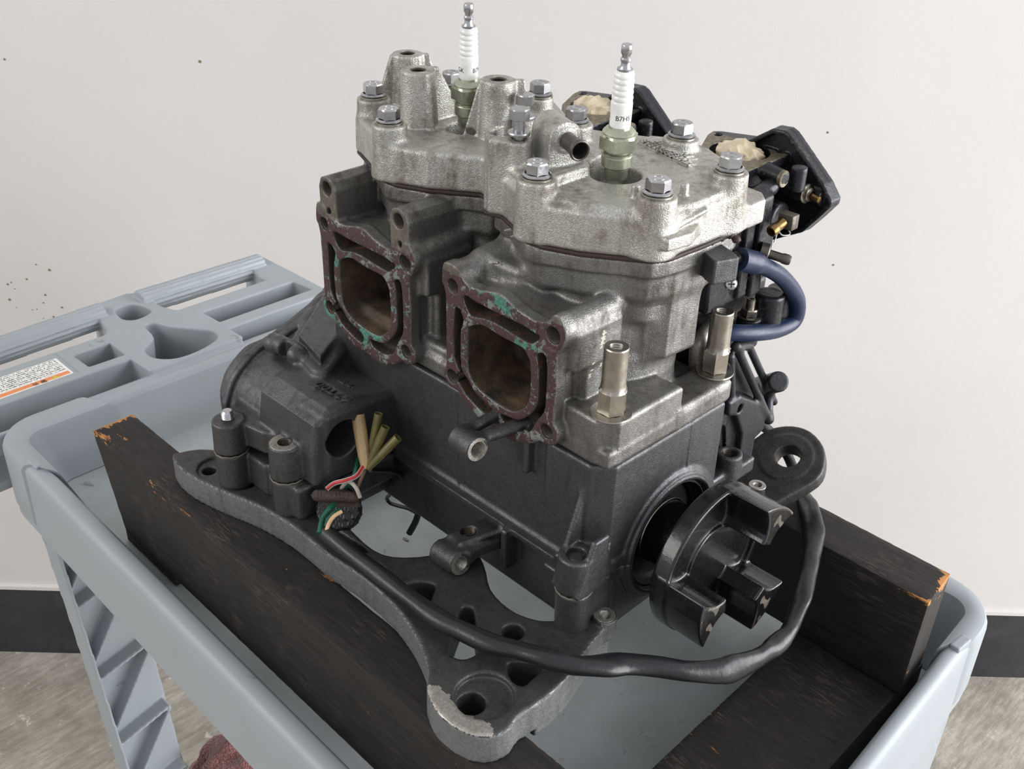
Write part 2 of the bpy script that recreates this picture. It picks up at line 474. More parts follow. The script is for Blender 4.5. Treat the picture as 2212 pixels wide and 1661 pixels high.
def plastic_mat():
    t = NT('grey_cart_plastic')
    n = t.noise(14, 6, .6); sp = t.noise(160, 4, .7); sc_ = t.noise(36, 6, .7)
    col = t.mix(t.ramp(n, .4, .75, 0, .6), lin(157, 163, 168), lin(150, 156, 157))
    col = t.mix(t.ramp(sc_, .66, .74, 0, .55), col, lin(96, 96, 92))
    t.set(col=col, rough=t.ramp(n, .3, .7, .4, .52), spec=.45)
    t.bump(t.noise(1400, 2), .00006, .6); return t.m
M['plastic'] = plastic_mat()
def trayfloor_mat():
    t = NT('scuffed_tray_floor')
    n = t.noise(10, 6, .65); sp = t.noise(75, 7, .75); v = t.mapv((1, .2, 1)); sc_ = t.noise(120, 5, .6, v)
    col = t.mix(t.ramp(n, .35, .7), lin(184, 190, 192), lin(160, 165, 165))
    col = t.mix(t.ramp(sp, .62, .72, 0, .7), col, lin(78, 78, 74))
    t.set(col=col, rough=t.ramp(sc_, .3, .7, .36, .55)); t.bump(sc_, .0001, .5); return t.m
M['trayfloor'] = trayfloor_mat()
def wall_mat():
    t = NT('cream_painted_wall')
    n = t.noise(1.4, 4, .6); sp = t.noise(900, 2, .5)
    col = t.mix(t.ramp(n, .3, .7), lin(208, 204, 202), lin(201, 197, 194))
    t.set(col=col, rough=.75, spec=.2)
    b = t.bump(t.noise(5, 4), .004, .3); t.bump(sp, .00025, .5, b); return t.m
M['wall'] = wall_mat()
def band_mat():
    t = NT('black_painted_skirting')
    n = t.noise(12, 6, .7)
    t.set(col=t.mix(t.ramp(n, .45, .8), lin(44, 45, 49), lin(66, 66, 68)), rough=.55); t.bump(t.noise(40, 5), .0012, .5); return t.m
M['band'] = band_mat()
def floor_mat():
    t = NT('worn_concrete')
    n = t.noise(5, 8, .7); v = t.mapv((1, 1, 1)); 
    mp = t.n('Mapping'); mp.inputs['Rotation'].default_value = (0, 0, .6); mp.inputs['Scale'].default_value = (1, .16, 1); t.l(t.P, mp.inputs['Vector'])
    st = t.noise(110, 5, .65, mp.outputs[0]); sp = t.noise(26, 7, .75)
    col = t.mix(t.ramp(n, .35, .7), lin(138, 131, 121), lin(194, 187, 176))
    col = t.mix(t.ramp(st, .4, .62, 0, .45), col, lin(112, 105, 96))
    col = t.mix(t.ramp(sp, .6, .66, 0, .6), col, lin(212, 206, 196))
    t.set(col=col, rough=.85, spec=.2)
    b = t.bump(st, .002, .7); t.bump(sp, .003, .6, b); return t.m
M['floor'] = floor_mat()
def rag_mat():
    t = NT('crumpled_paper_rag')
    t.set(col=t.mix(t.ramp(t.noise(80, 5, .6), .4, .7), lin(226, 212, 186), lin(196, 178, 148)), rough=.9, sss=0.0)
    t.bump(t.noise(1500, 4, .6), .0004, .7); return t.m
M['rag'] = rag_mat()
def towel_mat():
    t = NT('pink_terry_cloth')
    v = t.n('TexVoronoi'); v.inputs['Scale'].default_value = 420; t.l(t.P, v.inputs['Vector'])
    t.set(col=t.mix(t.ramp(v.outputs['Distance'], 0, .6), lin(182, 124, 116), lin(118, 72, 68)), rough=.95, sheen=.4)
    t.bump(v.outputs['Distance'], .003, 1.0); return t.m
M['towel'] = towel_mat()
def sticker_mat():
    t = NT('warning_sticker_print')
    sep = t.n('SeparateXYZ'); t.l(t.co.outputs['UV'], sep.inputs[0])
    u, v = sep.outputs[0], sep.outputs[1]
    row = t.math('FRACT', t.math('MULTIPLY', v, 11.0))
    rowid = t.math('FLOOR', t.math('MULTIPLY', v, 11.0))
    cmb = t.n('CombineXYZ'); t.l(t.math('MULTIPLY', u, 52.0), cmb.inputs[0]); t.l(t.math('MULTIPLY', rowid, 3.7), cmb.inputs[1]); t.l(t.math('MULTIPLY', row, 2.0), cmb.inputs[2])
    nz = t.noise(1.6, 1, .5, cmb.outputs[0])
    ink = t.math('MULTIPLY', t.ramp(nz, .47, .5), t.math('MULTIPLY', t.ramp(row, .25, .32), t.ramp(row, .85, .78)))
    ink = t.math('MULTIPLY', ink, t.math('MULTIPLY', t.ramp(v, .24, .245), t.ramp(v, .97, .965)))
    ink = t.math('MULTIPLY', ink, t.math('MULTIPLY', t.ramp(u, .02, .022), t.ramp(u, .98, .978)))
    col = t.mix(ink, lin(236, 234, 230), lin(64, 62, 62))
    band = t.math('MULTIPLY', t.ramp(v, .035, .04), t.math('MULTIPLY', t.ramp(v, .205, .2), t.ramp(u, .985, .98)))
    col = t.mix(band, col, lin(226, 140, 84))
    t.set(col=col, rough=.35); return t.m
M['sticker'] = sticker_mat()
M['orange_dark'] = simple('dark_sticker_print', lin(70, 40, 30), .4)
M['yellow'] = simple('yellow_sticker_print', lin(214, 196, 60), .4)

# ------------------------------------------------------------------ the room
def struct(o): o['kind'] = 'structure'; return o
wn = np.array([-0.70394, 0.71026, 0.0]); wd = np.array([0.71026, 0.70394, 0.0]); wp = np.array([-1185.2, -44.9, 0.0])
def wallbox(name, d0, d1, t0, t1, z0, z1, mat):
    V = []
    for z in (z0, z1):
        for d, t in ((d0, t0), (d1, t0), (d1, t1), (d0, t1)):
            p = wp + wd * d + wn * t; V.append((p[0], p[1], z))
    mb = MB(); mb.add(V, [(0, 1, 2, 3), (4, 7, 6, 5), (0, 4, 5, 1), (1, 5, 6, 2), (2, 6, 7, 3), (3, 7, 4, 0)])
    return struct(mb.obj(name, mat, smooth=False, auto=None))
wallbox('wall_back', -3000, 4200, 0, 120, -1440, 1300, M['wall'])
wallbox('trim_2', -3000, 4200, -7, 2, -1291, -1284, M['wall'])
wallbox('baseboard_back', -3000, 4200, -5, 2, -1440, -1287, M['band'])
mb = MB(); mb.box((-4200, -4200, -1500), (4200, 4600, -1440)); struct(mb.obj('floor', M['floor'], smooth=False, auto=None))
rnd = random.Random(5)
mb = MB()
def onwall(px, py):
    r = FW + RT * (px - 1106.0) / F_PX - UP * (py - 830.5) / F_PX
    return CAM + r * ((wn @ (wp - CAM)) / (wn @ r))
for x, y, r in [(78, 571, 3), (107, 583, 5), (58, 603, 4), (24, 610, 3), (17, 614, 4), (33, 624, 2), (98, 637, 4), (21, 647, 5), (94, 654, 3), (134, 664, 4), (116, 684, 4), (118, 690, 2), (80, 668, 2), (94, 688, 2), (36, 664, 2), (70, 669, 2), (10, 128, 4), (432, 133, 5), (1788, 286, 4), (1800, 572, 4)]:
    c = onwall(x, y) - wn * 0.2
    mb.lathe([(0.01, .5), (r * .33, .35), (r * .42, 0)], c, -wn, 7, phase=rnd.random())
o = mb.obj('stain_specks', simple('brown_speck', lin(132, 118, 92), .7)); o['kind'] = 'structure'; o.name = 'trim_1'

# ------------------------------------------------------------------ the utility cart
cart = thing('utility_cart', 'grey plastic two-shelf utility cart with moulded handle end, holding the engine on timbers', 'cart', (-140, 0, -1440))
def ring(q, r, z, n=7):          # rounded quad loop
    out = []; N = len(q)
    for i in range(N):
        p = np.array(q[i], float); a = np.array(q[i - 1], float) - p; b = np.array(q[(i + 1) % N], float) - p
        a /= np.linalg.norm(a); b /= np.linalg.norm(b); bi = a + b; bi /= np.linalg.norm(bi)
        ca = math.acos(max(-1, min(1, a @ b))) / 2; c = p + bi * (r / math.sin(ca)); t0 = p + a * (r / math.tan(ca)); t1 = p + b * (r / math.tan(ca))
        a0 = math.atan2(*(t0 - c)[::-1]); a1 = math.atan2(*(t1 - c)[::-1]); dd = (a1 - a0 + math.pi) % (2 * math.pi) - math.pi
        for k in range(n + 1):
            an = a0 + dd * k / n; out.append((c[0] + r * math.cos(an), c[1] + r * math.sin(an), z))
        nx = np.array(q[(i + 1) % N], float)
    return out
def grow(q, d):
    c = np.mean(np.array(q, float), axis=0); return [(x + (d if x > c[0] else -d), y + (d if y > c[1] else -d)) for x, y in q]
RO = [(-548, -220), (240, -232), (214, 254), (-542, 214)]
RI = [(-522, -205), (227, -215), (203, 237), (-522, 198)]
FL = [(-516, -184), (217, -200), (202, 214), (-516, 186)]
def shelf(name_floor, name_rim, dz, parent):
    loops = [ring(grow(RO, -6), 34, -652 + dz), ring(grow(RO, 1), 42, -652 + dz), ring(grow(RO, 0), 42, -600 + dz), ring(RO, 42, -583 + dz), ring(grow(RO, -2), 40, -578.5 + dz), ring(grow(RO, -5), 38, -577 + dz),
             ring(grow(RI, 2), 26, -577 + dz), ring(grow(RI, 0), 24, -578.5 + dz), ring(grow(RI, -2), 22, -582 + dz), ring(FL, 14, -634 + dz), ring(grow(FL, -4), 12, -638 + dz)]
    n = len(loops[0]); mb = MB(); V = [p for L in loops for p in L]; F = []
    for j in range(len(loops) - 1):
        for i in range(n): F.append((j * n + i, j * n + (i + 1) % n, (j + 1) * n + (i + 1) % n, (j + 1) * n + i))
    mb.add(V, F); mb.obj(name_rim, M['plastic'], parent, auto=.9)
    mb = MB(); top = ring(grow(FL, -3.5), 12, -638 + dz); bot = ring(grow(FL, 2), 12, -646 + dz)
    mb.add(top + bot, [tuple(range(n)), tuple(range(n, 2 * n))[::-1]] + [(i, i + n, (i + 1) % n + n, (i + 1) % n) for i in range(n)])
    mb.obj(name_floor, M['trayfloor'], parent, auto=.6)
    return
shelf('tray_floor', 'tray_rim', 0, cart)
shelf('tray_floor', 'tray_rim', -600, cart)
# raised corner caps that clip over the tray corners
def cap(i, ext_a, ext_b):
    q = [np.array(p, float) for p in grow(RO, 2.2)]; qi = [np.array(p, float) for p in grow(RI, -4)]
    def path(Q, r, ea, eb, z):
        R = ring(Q, r, z, 8)[i * 9:(i + 1) * 9]; R = [np.array(p) for p in R]
        p = np.array(Q[i], float); a = np.array(Q[i - 1], float) - p; b = np.array(Q[(i + 1) % 4], float) - p; a /= np.linalg.norm(a); b /= np.linalg.norm(b)
        return [np.array([*(p + a * ea), z])] + R + [np.array([*(p + b * eb), z])]
    ea, eb = ext_a, ext_b
    prof = [(grow(RO, 1), 42, -645), (grow(RO, 2.2), 43, -640), (grow(RO, 2.2), 43, -581), (grow(RO, 0), 42, -576), (grow(RO, -4), 38, -574.5),
            (grow(RI, 0), 20, -574.5), (grow(RI, -3.5), 18, -576.5), (grow(RI, -5), 16, -581), (grow(FL, -5), 12, -637)]
    L = [path(Q, r, ea, eb, z) for Q, r, z in prof]
    n = len(L[0]); V = [p for l in L for p in l]; F = []
    for j in range(len(L) - 1):
        for k in range(n - 1): F.append((j * n + k, j * n + k + 1, (j + 1) * n + k + 1, (j + 1) * n + k))
    for k in (0, n - 1): F.append(tuple(j * n + k for j in range(len(L))))
    m2 = MB(); m2.add(V, F); m2.obj('corner_cap', M['plastic'], cart, auto=.7)
cap(0, 86, 76); cap(2, 60, 66); cap(1, 80, 80)
# snap tabs bridging the cap seams
for c, a in (((-468, -212, -576), 0.1), ((212, 186, -576), 1.5)):
    c2 = Cast((c[0] - 16, c[1] - 16, -584), (c[0] + 16, c[1] + 16, -570), .8)
    c2.add(p_box((c[0] - 9, c[1] - 4, -582), (c[0] + 9, c[1] + 4, -574), 1.2, a))
    put('snap_tab', c2.mesh('snap_tab', M['plastic']), cart)
# handle unit
C = Cast((-722, -252, -646), (-522, 204, -556), 1.5)
C.add(p_ext([(-640, -250), (-538, -250), (-538, 186), (-640, 184)], 'z', -640, -570, 3), 1)
C.add(p_ext([(-538, -260), (-534, -260), (-534, 190), (-560, 190)], 'z', -600, -576, 2), 2)
C.add(p_ext([(-638, 148), (-638, 184), (-700, 182), (-706, 176), (-706, 158), (-652, 146)], 'z', -612, -570, 3), 2)
C.add(p_ext([(-638, 30), (-638, -58), (-650, -50), (-704, -40), (-714, -34), (-716, 8), (-710, 18), (-660, 22)], 'z', -618, -570, 3), 3)
C.add(p_ext([(-638, -252), (-638, -170), (-650, -176), (-706, -200), (-706, -252)], 'z', -612, -570, 3), 2)
def fluted(y0, y1, x0, x1):
    def fn(X, Y, Z):
        t = np.clip((Y - y0) / (y1 - y0), 0, 1); cx = x0 + (x1 - x0) * t
        dx, dz = X - cx, Z + 574; a = np.arctan2(dz, dx)
        return np.maximum(_len2(dx, dz) - 13.8 - .9 * np.cos(a * 16), abs(Y - (y0 + y1) / 2) - (y1 - y0) / 2)
    return fn, (min(x0, x1) - 19, y0, -597), (max(x0, x1) + 19, y1, -558)
C.add(fluted(10, 170, -690, -685), 1.0); C.add(fluted(-240, -34, -684, -690), 1.0)
pock = lambda P, zb, r=4: C.cut(p_ext(P, 'z', zb, -560, r, -.5, .06), 2.0)
pock(smooth_poly([(-621, 43), (-619, 172), (-579, 178), (-580, 46)], 1), -632)
pock([(-569, 44), (-568, 180), (-529, 182), (-531, 46)], -634)
pock([(-623, -106), (-624, -58), (-583, -58), (-584, -104)], -622)
pock([(-579, -248), (-578, -58), (-535, -56), (-535, -248)], -630)
C.cut(p_ext(smooth_poly([(-688, -22), (-690, -2), (-676, 8), (-655, 8), (-648, -14), (-660, -27)], 4), 'z', -610, -560, 2, 0, .05), 3)
C.cut(p_ext(smooth_poly([(-632, -18), (-632, -2), (-612, 7), (-592, 22), (-572, 36), (-552, 30), (-541, 2), (-542, -28), (-560, -46), (-584, -44), (-602, -24)], 4), 'z', -636, -560, 3, 0, .05), 3)
C.cut(p_box((-648, -150, -566.8), (-586, -116.5, -566), .3), .5)
C.cut(p_box((-646, -114.2, -571.5), (-584, -111.8, -566), .4), .5)
put('handle_tray', C.mesh('handle_tray', M['plastic']), cart)
# warning sticker on the flat land of the handle tray
me = mmesh('warning_sticker', [(-624.5, -118.5, -569.6), (-585, -118.5, -569.6), (-585, -240, -569.6), (-624.5, -240, -569.6), (-624.5, -118.5, -570.3), (-585, -118.5, -570.3), (-585, -240, -570.3), (-624.5, -240, -570.3)],
           [(0, 3, 2, 1), (4, 5, 6, 7), (0, 1, 5, 4), (1, 2, 6, 5), (2, 3, 7, 6), (3, 0, 4, 7)], False, None)
uv = me.uv_layers.new(name='UVMap'); cu = {0: (1, 1), 1: (1, 0), 2: (0, 0), 3: (0, 1)}
for p in me.polygons:
    for li in p.loop_indices: uv.data[li].uv = cu[me.loops[li].vertex_index % 4]
stk = put('warning_sticker', me, cart, M['sticker']); stk['label'] = 'white sticker with fine print and orange warning band'

def text_mesh(txt, size, depth=0.0, m='ink', bevel=0.0):
    cu = bpy.data.curves.new('txt', 'FONT'); cu.body = txt; cu.size = size; cu.extrude = depth; cu.bevel_depth = bevel
    cu.align_x = 'CENTER'; cu.align_y = 'CENTER'; cu.resolution_u = 3
    o = bpy.data.objects.new('txt', cu); COL.objects.link(o)
    bpy.context.view_layer.update()
    me = bpy.data.meshes.new_from_object(o.evaluated_get(bpy.context.evaluated_depsgraph_get()))
    bpy.data.objects.remove(o); bpy.data.curves.remove(cu)
    me.materials.clear(); me.materials.append(M[m] if isinstance(m, str) else m)
    return me
def text_on(name, txt, size, c, xdir, ydir, parent, m='ink', depth=0.02):   # mm
    me = text_mesh(txt, size * S, depth * S, m)
    x = Vector(xdir).normalized(); z = x.cross(Vector(ydir)).normalized(); y = z.cross(x)
    Mx = Matrix(((x[0], y[0], z[0], 0), (x[1], y[1], z[1], 0), (x[2], y[2], z[2], 0), (0, 0, 0, 1)))
    me.transform(Matrix.Translation(W(c)) @ Mx)
    return put(name, me, parent)
text_on('sticker_print', '警 告', 6.5, (-589, -152, -569.5), (0, -1, 0), (1, 0, 0), stk, 'orange_dark')
mb = MB(); mb.add([(-592.2, -136, -569.5), (-585.8, -132, -569.5), (-585.8, -140, -569.5)], [(0, 1, 2)]); mb.obj('sticker_triangle', M['yellow'], stk, smooth=False, auto=None)

# corner legs: tapering channels with zigzag webs
def leg(cx, cy_, sx, sy_, face):
    C = Cast((min(cx, cx + 60 * sx) - 30, min(cy_, cy_ + 110 * sy_) - 30, -1215), (max(cx, cx + 60 * sx) + 30, max(cy_, cy_ + 110 * sy_) + 30, -628), 2.0)
    T = .055
    def sh(Z): return (-640 - Z) * T * sy_ * -1
    def slab(x0, x1, y0, y1, tap=0):
        def fn(X, Y, Z):
            yy = Y - sh(Z) * -1 * (1 if True else 0)
            w_ = (y1 + y0) / 2
            return np.maximum(np.maximum(abs(X - (x0 + x1) / 2) - abs(x1 - x0) / 2, abs(yy - w_) - abs(y1 - y0) / 2), abs(Z + 925) - 287)
        return fn, (min(x0, x1), min(y0, y1) - 40, -1215), (max(x0, x1), max(y0, y1) + 40, -630)
    w_ = 72
    C.add(slab(cx, cx + 3.5 * sx, cy_, cy_ + w_ * sy_), .5)
    C.add(slab(cx, cx + 30 * sx, cy_, cy_ + 4 * sy_), 1.5)
    for k in range(5):
        z0 = -640 - k * 104
        for q in (0, 1):
            a, b = ((4, z0 - 20), (w_ - 4, z0 - 4)) if q else ((4, z0 - 100), (w_ - 4, z0 - 6))
            def fn(X, Y, Z, a=a, b=b):
                yy = (Y - cy_ + sh(Z)) * sy_; 
                e = np.array([b[0] - a[0], b[1] - a[1]]); L = np.linalg.norm(e); e = e / L
                t = (yy - a[0]) * e[0] + (Z - a[1]) * e[1]; d = abs(-(yy - a[0]) * e[1] + (Z - a[1]) * e[0]) - 1.6
                return np.maximum(np.maximum(d, abs(t - L / 2) - L / 2), abs(X - (cx + 11 * sx)) - 11)
            C.add((fn, (min(cx, cx + 24 * sx), cy_ - 40 if sy_ > 0 else cy_ - w_ - 40, z0 - 104), (max(cx, cx + 24 * sx), cy_ + w_ + 40 if sy_ > 0 else cy_ + 40, z0 + 2)), .8)
    put('leg', C.mesh('leg', M['plastic']), cart)
leg(-500, -214, 1, 1, 1); leg(-500, 208, 1, -1, 1); leg(218, -222, -1, 1, 1); leg(206, 246, -1, -1, 1)
for x, y in ((-480, -190), (-480, 180), (190, -200), (180, 220)):
    mb = MB(); mb.lathe([(0.01, -14), (50, -13), (56, -9), (56, 9), (50, 13), (0.01, 14)], (x, y, -1384), (0, 1, 0), 28); mb.box((x - 16, y - 20, -1384), (x + 16, y + 20, -1251)); mb.obj('caster', M['boot'], cart)

# ------------------------------------------------------------------ timbers
def timber(name, corners_top, corners_bot, z0, z1, label, group=None, seed=0, knock=1.0):
    # corners: four (x, y) going round, top and bottom, so ends may be cut out of square
    T = [np.array([*p, z1]) for p in corners_top]; B = [np.array([*p, z0]) for p in corners_bot]
    L = np.linalg.norm(T[1] - T[0]); Wd = np.linalg.norm(T[3] - T[0]); H = z1 - z0
    nx, ny, nz = max(2, int(L / 4)), max(2, int(Wd / 4)), max(2, int(H / 4)); r = random.Random(seed)
    idx = {}; V = []; K = []; F = []
    wav = [(r.uniform(.004, .03), r.uniform(0, 6), r.uniform(.1, .35)) for _ in range(4)]
    def vert(i, j, k):
        key = (i, j, k)
        if key in idx: return idx[key]
        u, v, w_ = i / nx, j / ny, k / nz
        top = (T[0] * (1 - u) + T[1] * u) * (1 - v) + (T[3] * (1 - u) + T[2] * u) * v
        bot = (B[0] * (1 - u) + B[1] * u) * (1 - v) + (B[3] * (1 - u) + B[2] * u) * v
        p = bot * (1 - w_) + top * w_
        dists = [min(u, 1 - u) * L, min(v, 1 - v) * Wd, min(w_, 1 - w_) * H]
        sd = sorted(dists)
        d2 = sd[1]
        cen = (T[0] + T[1] + T[2] + T[3] + B[0] + B[1] + B[2] + B[3]) / 8
        if d2 < 1:               # worn arrises
            wear = .7 + .22 * r.random()
            ax = [dists.index(s_) for s_ in sd[:2]]
            dirs = [(T[1] - T[0]) / L * (1 if u > .5 else -1), (T[3] - T[0]) / Wd * (1 if v > .5 else -1), np.array([0, 0, 1.0]) * (1 if w_ > .5 else -1)]
            for q in range(3):
                if dists[q] < 1: p = p - dirs[q] * wear
        d3 = sd[1] + sd[2]
        k_ = math.exp(-d2 / 9.0) * (.75 if k < nz * .6 else 1) + 1.1 * math.exp(-(min(u, 1 - u) * L + min(w_, 1 - w_) * H) / 9.0)
        idx[key] = len(V); V.append(p); K.append(k_ * knock); return idx[key]
    for a, b, fx in ((nx, ny, 'z'), (nx, nz, 'y'), (ny, nz, 'x')):
        for e in (0, 1):
            for i in range(a):
                for j in range(b):
                    if fx == 'z': q = [(i, j, e * nz), (i + 1, j, e * nz), (i + 1, j + 1, e * nz), (i, j + 1, e * nz)]; fl = e == 0
                    elif fx == 'y': q = [(i, e * ny, j), (i + 1, e * ny, j), (i + 1, e * ny, j + 1), (i, e * ny, j + 1)]; fl = e == 1
                    else: q = [(e * nx, i, j), (e * nx, i + 1, j), (e * nx, i + 1, j + 1), (e * nx, i, j + 1)]; fl = e == 0
                    f = [vert(*c) for c in q]; F.append(f[::-1] if fl else f)
    me = mmesh(name, V, F, True, .5)
    at = me.attributes.new('knock', 'FLOAT', 'POINT'); at.data.foreach_set('value', np.array(K, np.float32))
    return tag(put(name, me, None, M['wood']), label, 'timber', group)
timber('timber_beam', [(-381, -190), (205, -193), (205, -155), (-383, -152)], [(-352, -190), (205, -193), (205, -155), (-354, -152)], -598, -507.4,
       'long black timber beam standing on edge under the front of the plate, chipped orange on top', None, 1)
timber('timber_beam', [(-360, 131), (200.5, 128), (196.5, 169), (-362, 170)], [(-360, 131), (199, 127), (195, 169), (-362, 170)], -598, -507.4,
       'black timber beam on edge at the back right, splintered end corner by cart rim', None, 2)
timber('timber_board', [(117, -194), (203, -190), (196, 172), (109, 168)], [(117, -194), (203, -190), (196, 172), (109, 168)], -637.6, -598.3,
       'flat black board lying across the tray at its right end, under both beams', None, 3, .25)
timber('timber_board', [(-391, -175), (-304, -176), (-302, 178), (-389, 180)], [(-391, -175), (-304, -176), (-302, 178), (-389, 180)], -637.6, -598.3,
       'flat black board across the tray at the handle end, mostly hidden under the beams', None, 4, .25)
mb = MB(); mb.tube([(-497, -163, -637), (-492, -160, -636.6), (-487, -158, -637)], [1.2, 2.4, .9], 8, sq=[3, 3, 3])
tag(mb.obj('paint_flake', simple('white_flake', lin(235, 235, 232), .6)), 'tiny white flake lying on the tray floor near the handle end', 'flake')

# towel bundle on the lower shelf
bm = bmesh.new(); bmesh.ops.create_icosphere(bm, subdivisions=6, radius=1.0)
from mathutils import noise as mn
for v in bm.verts:
    p = v.co.copy(); n_ = mn.noise(p * 1.6) * .16 + mn.noise(p * 4 + Vector((3, 1, 2))) * .07 + abs(mn.noise(p * 2.6 + Vector((7, 0, 1)))) * -.12 + mn.noise(p * 40) * .008
    p *= 1 + n_; zz = p.z
    v.co = Vector(((-446 + p.x * 72) * S, (-58 + p.y * 92) * S, (-1236 + ZF + max(0, (zz + .75)) * 116) * S))
me = bpy.data.meshes.new('towel'); bm.to_mesh(me); bm.free(); me.shade_smooth()
tag(put('towel', me, None, M['towel']), 'dusty pink terry towel bunched up on the lower shelf of the cart', 'towel')

# ------------------------------------------------------------------ the engine
eng = thing('boat_engine', 'stripped grey two-cylinder engine with white spark plugs and open exhaust ports, on black timbers', 'engine', (-60, 0, -507))
A3 = lambda p, z: (p[0], p[1], z)
BOLT_Z = -211.0
bolts = {n: tuple(E(*p, z=BOLT_Z)[:2]) for n, p in dict(rbl=(806, 182), rex=(840, 236), rback=(975, 158), rin=(1167, 180), fin=(1245, 236), exl=(1161, 352), exr=(1423, 388), fr=(1580, 338), fir=(1475, 267)).items()}
SEAT = -220.0

# --- cylinder head
HP = [(-214, -22), (-205, -36), (-170, -50), (-154, -58), (-138, -58), (-115, -48), (-88, -28), (-74, -32), (-66, -46), (-54, -43), (-44, -47), (-31, -52), (-18, -58), (-6, -57), (15, -48), (50, -24), (55, -14), (57, 20), (57, 48), (50, 60),
      (36, 76), (0, 96), (-20, 100), (-44, 88), (-78, 70), (-96, 70), (-120, 84), (-140, 96), (-166, 88), (-196, 66), (-212, 50), (-222, 20)]
C = Cast((-232, -74, -262), (80, 112, -186), .85)
C.add(p_ext(HP, 'z', -256, -231, 3.0, 0, .03), 1)
C.add(p_ext([(-14, -47), (10, -47), (34, -31), (50, -18), (54, 10), (54, 46), (36, 72), (0, 90), (-22, 92), (-40, 80), (-40, 20), (-18, 12), (-16, -20)], 'z', -250, -227.5, 2.5, 0, .02), 3)
for n, (x, y) in bolts.items():
    R = 11.5 if n != 'rin' else 9.5
    C.add(p_cyl((x, y, -255.5), (x, y, SEAT), R + 1.4, R, 1.2), 4)
# between-cylinder wall columns with the pocket behind them
C.add(p_ext([(-70, -42), (-60, -48), (-50, -42), (-46, -28), (-60, -16), (-76, -20), (-78, -34)], 'z', -255.5, -208, 2.5), 2)
x, y = E(1119, 300, z=-209)[:2]
lbx, lby = x, y
C.add(p_cyl((x, y, -255), (x, y, -209), 9.5, 8.8, 1.2), 1.2)
C.add(p_ext([(x - 4, y - 6), (x + 6, y - 10), (-18, -52), (-16, -40), (x + 6, y + 4)], 'z', -255, -224, 3), 3)
C.cut(p_cyl((-64, -33, -232), (-64, -33, -200), 7.5), 1)
C.cut(p_box((-75, -30, -232), (-52, -18, -200), 3), 1)
C.cut(p_cyl((x, y, -222), (x, y, -200), 4.2), .6)
# platform that carries the water outlet, with its straight ridge
C.add(p_ext([(-64, -26), (-20, -44), (-15, -40), (-15, 16), (-30, 24), (-64, 22)], 'z', -250, -222.5, 2.2), 3)
C.add(p_ext([(-20, -36), (-15, -38), (-15, 18), (-20, 18)], 'z', -240, -221, 1.6), 3)
# water outlet lobe
nv = np.array([.936, -.351, 0]); tv = np.array([.351, .936, 0])
FC = E(1224, 302, z=-206)
def lobe(X, Y, Z):
    a = (X - FC[0]) * nv[0] + (Y - FC[1]) * nv[1]; b = (X - FC[0]) * tv[0] + (Y - FC[1]) * tv[1]; c = Z - FC[2]
    q = np.where(c > 0, _len2(b, c), abs(b)) - (10.6 + np.clip(-c, 0, 30) * .06); q = np.maximum(q, -c - 22)
    return np.maximum(q, abs(a + 13) - 13) 
C.add((lobe, (FC[0] - 34, FC[1] - 14, FC[2] - 24), (FC[0] + 8, FC[1] + 24, FC[2] + 13)), 3.0)
C.add(p_cyl(FC + nv * -2, FC + nv * 1.2, 8.4, 7.6, 1), 1)
# engine lifting / mount bosses
B1, B2, B3 = tuple(E(882, 215, z=-229)[:2]), tuple(E(905, 262, z=-229)[:2]), tuple(E(1074, 288, z=-229)[:2])
TB = [(B1, -196.5, 10.6), (B2, -194.5, 11.4), (B3, -193.5, 11.2)]
def rib(p, ang, r0, r1, z0, z1, th=2.2):      # fin from a boss, tapering outward toward its foot
    ca, sa = math.cos(ang), math.sin(ang)
    def fn(X, Y, Z):
        u = (X - p[0]) * ca + (Y - p[1]) * sa; v = -(X - p[0]) * sa + (Y - p[1]) * ca
        t = np.clip((z1 - Z) / (z1 - z0), 0, 1)
        return np.maximum(np.maximum(abs(v) - th, u - (r0 + (r1 - r0) * t)), np.maximum(-u, np.maximum(Z - z1, z0 - Z)))
    m = r1 + 3
    return fn, (p[0] - m, p[1] - m, z0), (p[0] + m, p[1] + m, z1)
for (p, zt, r), rb in zip(TB, ([(-1.95, 9, 26), (1.0, 12, 27), (.3, 8, 14)], [(1.55, 13, 41), (-.15, 9, 18), (2.6, 8, 14)], [(-2.3, 9, 24), (.95, 14, 25), (-.7, 6, 13)])):
    C.add(p_cyl((p[0], p[1], -240), (p[0], p[1], zt), r + 2.2, r, .5), 1.5)
    for a, q0, q1 in rb: C.add(rib(p, a, q0 + 3, q1, -236, zt - .3), 1.4)
for (p, zt, r) in TB: C.cut(p_cyl((p[0], p[1], -226), (p[0], p[1], -180), 5.4), .3)
# groove behind the rear boss
C.cut(p_cap((-122, -38, -229), (-120, 30, -227), 2.6), 2)
# plug wells
PL = [(-6, 6), (-136, 6)]
for x, y in PL:
    C.cut(p_cyl((x, y, -244), (x, y, -205), 14.5, 17.5, 1), 2)
C.cut(p_box((-24, -4, -244), (-6, 22, -218), 6, .3), 2)
# small cast details on the front deck
for q, r, h in (((1257, 408), 4.4, .8), ((1520, 362), 4.6, .5)):
    x, y = E(*q, z=-227)[:2]; C.add(p_cyl((x, y, -232), (x, y, -227.5 + h), r, r, .4), .6)
x, y = E(1537, 375, z=-227)[:2]; C.add(p_cyl((x, y, -232), (x, y, -226), 2.8, 1.9, .4), .8)
for q in ((1374, 404), (1480, 400)):
    x, y = E(*q, z=-221)[:2]; C.add(p_cyl((x, y, -234), (x, y, -219.5), 3.2, 2.4, .5), 2)
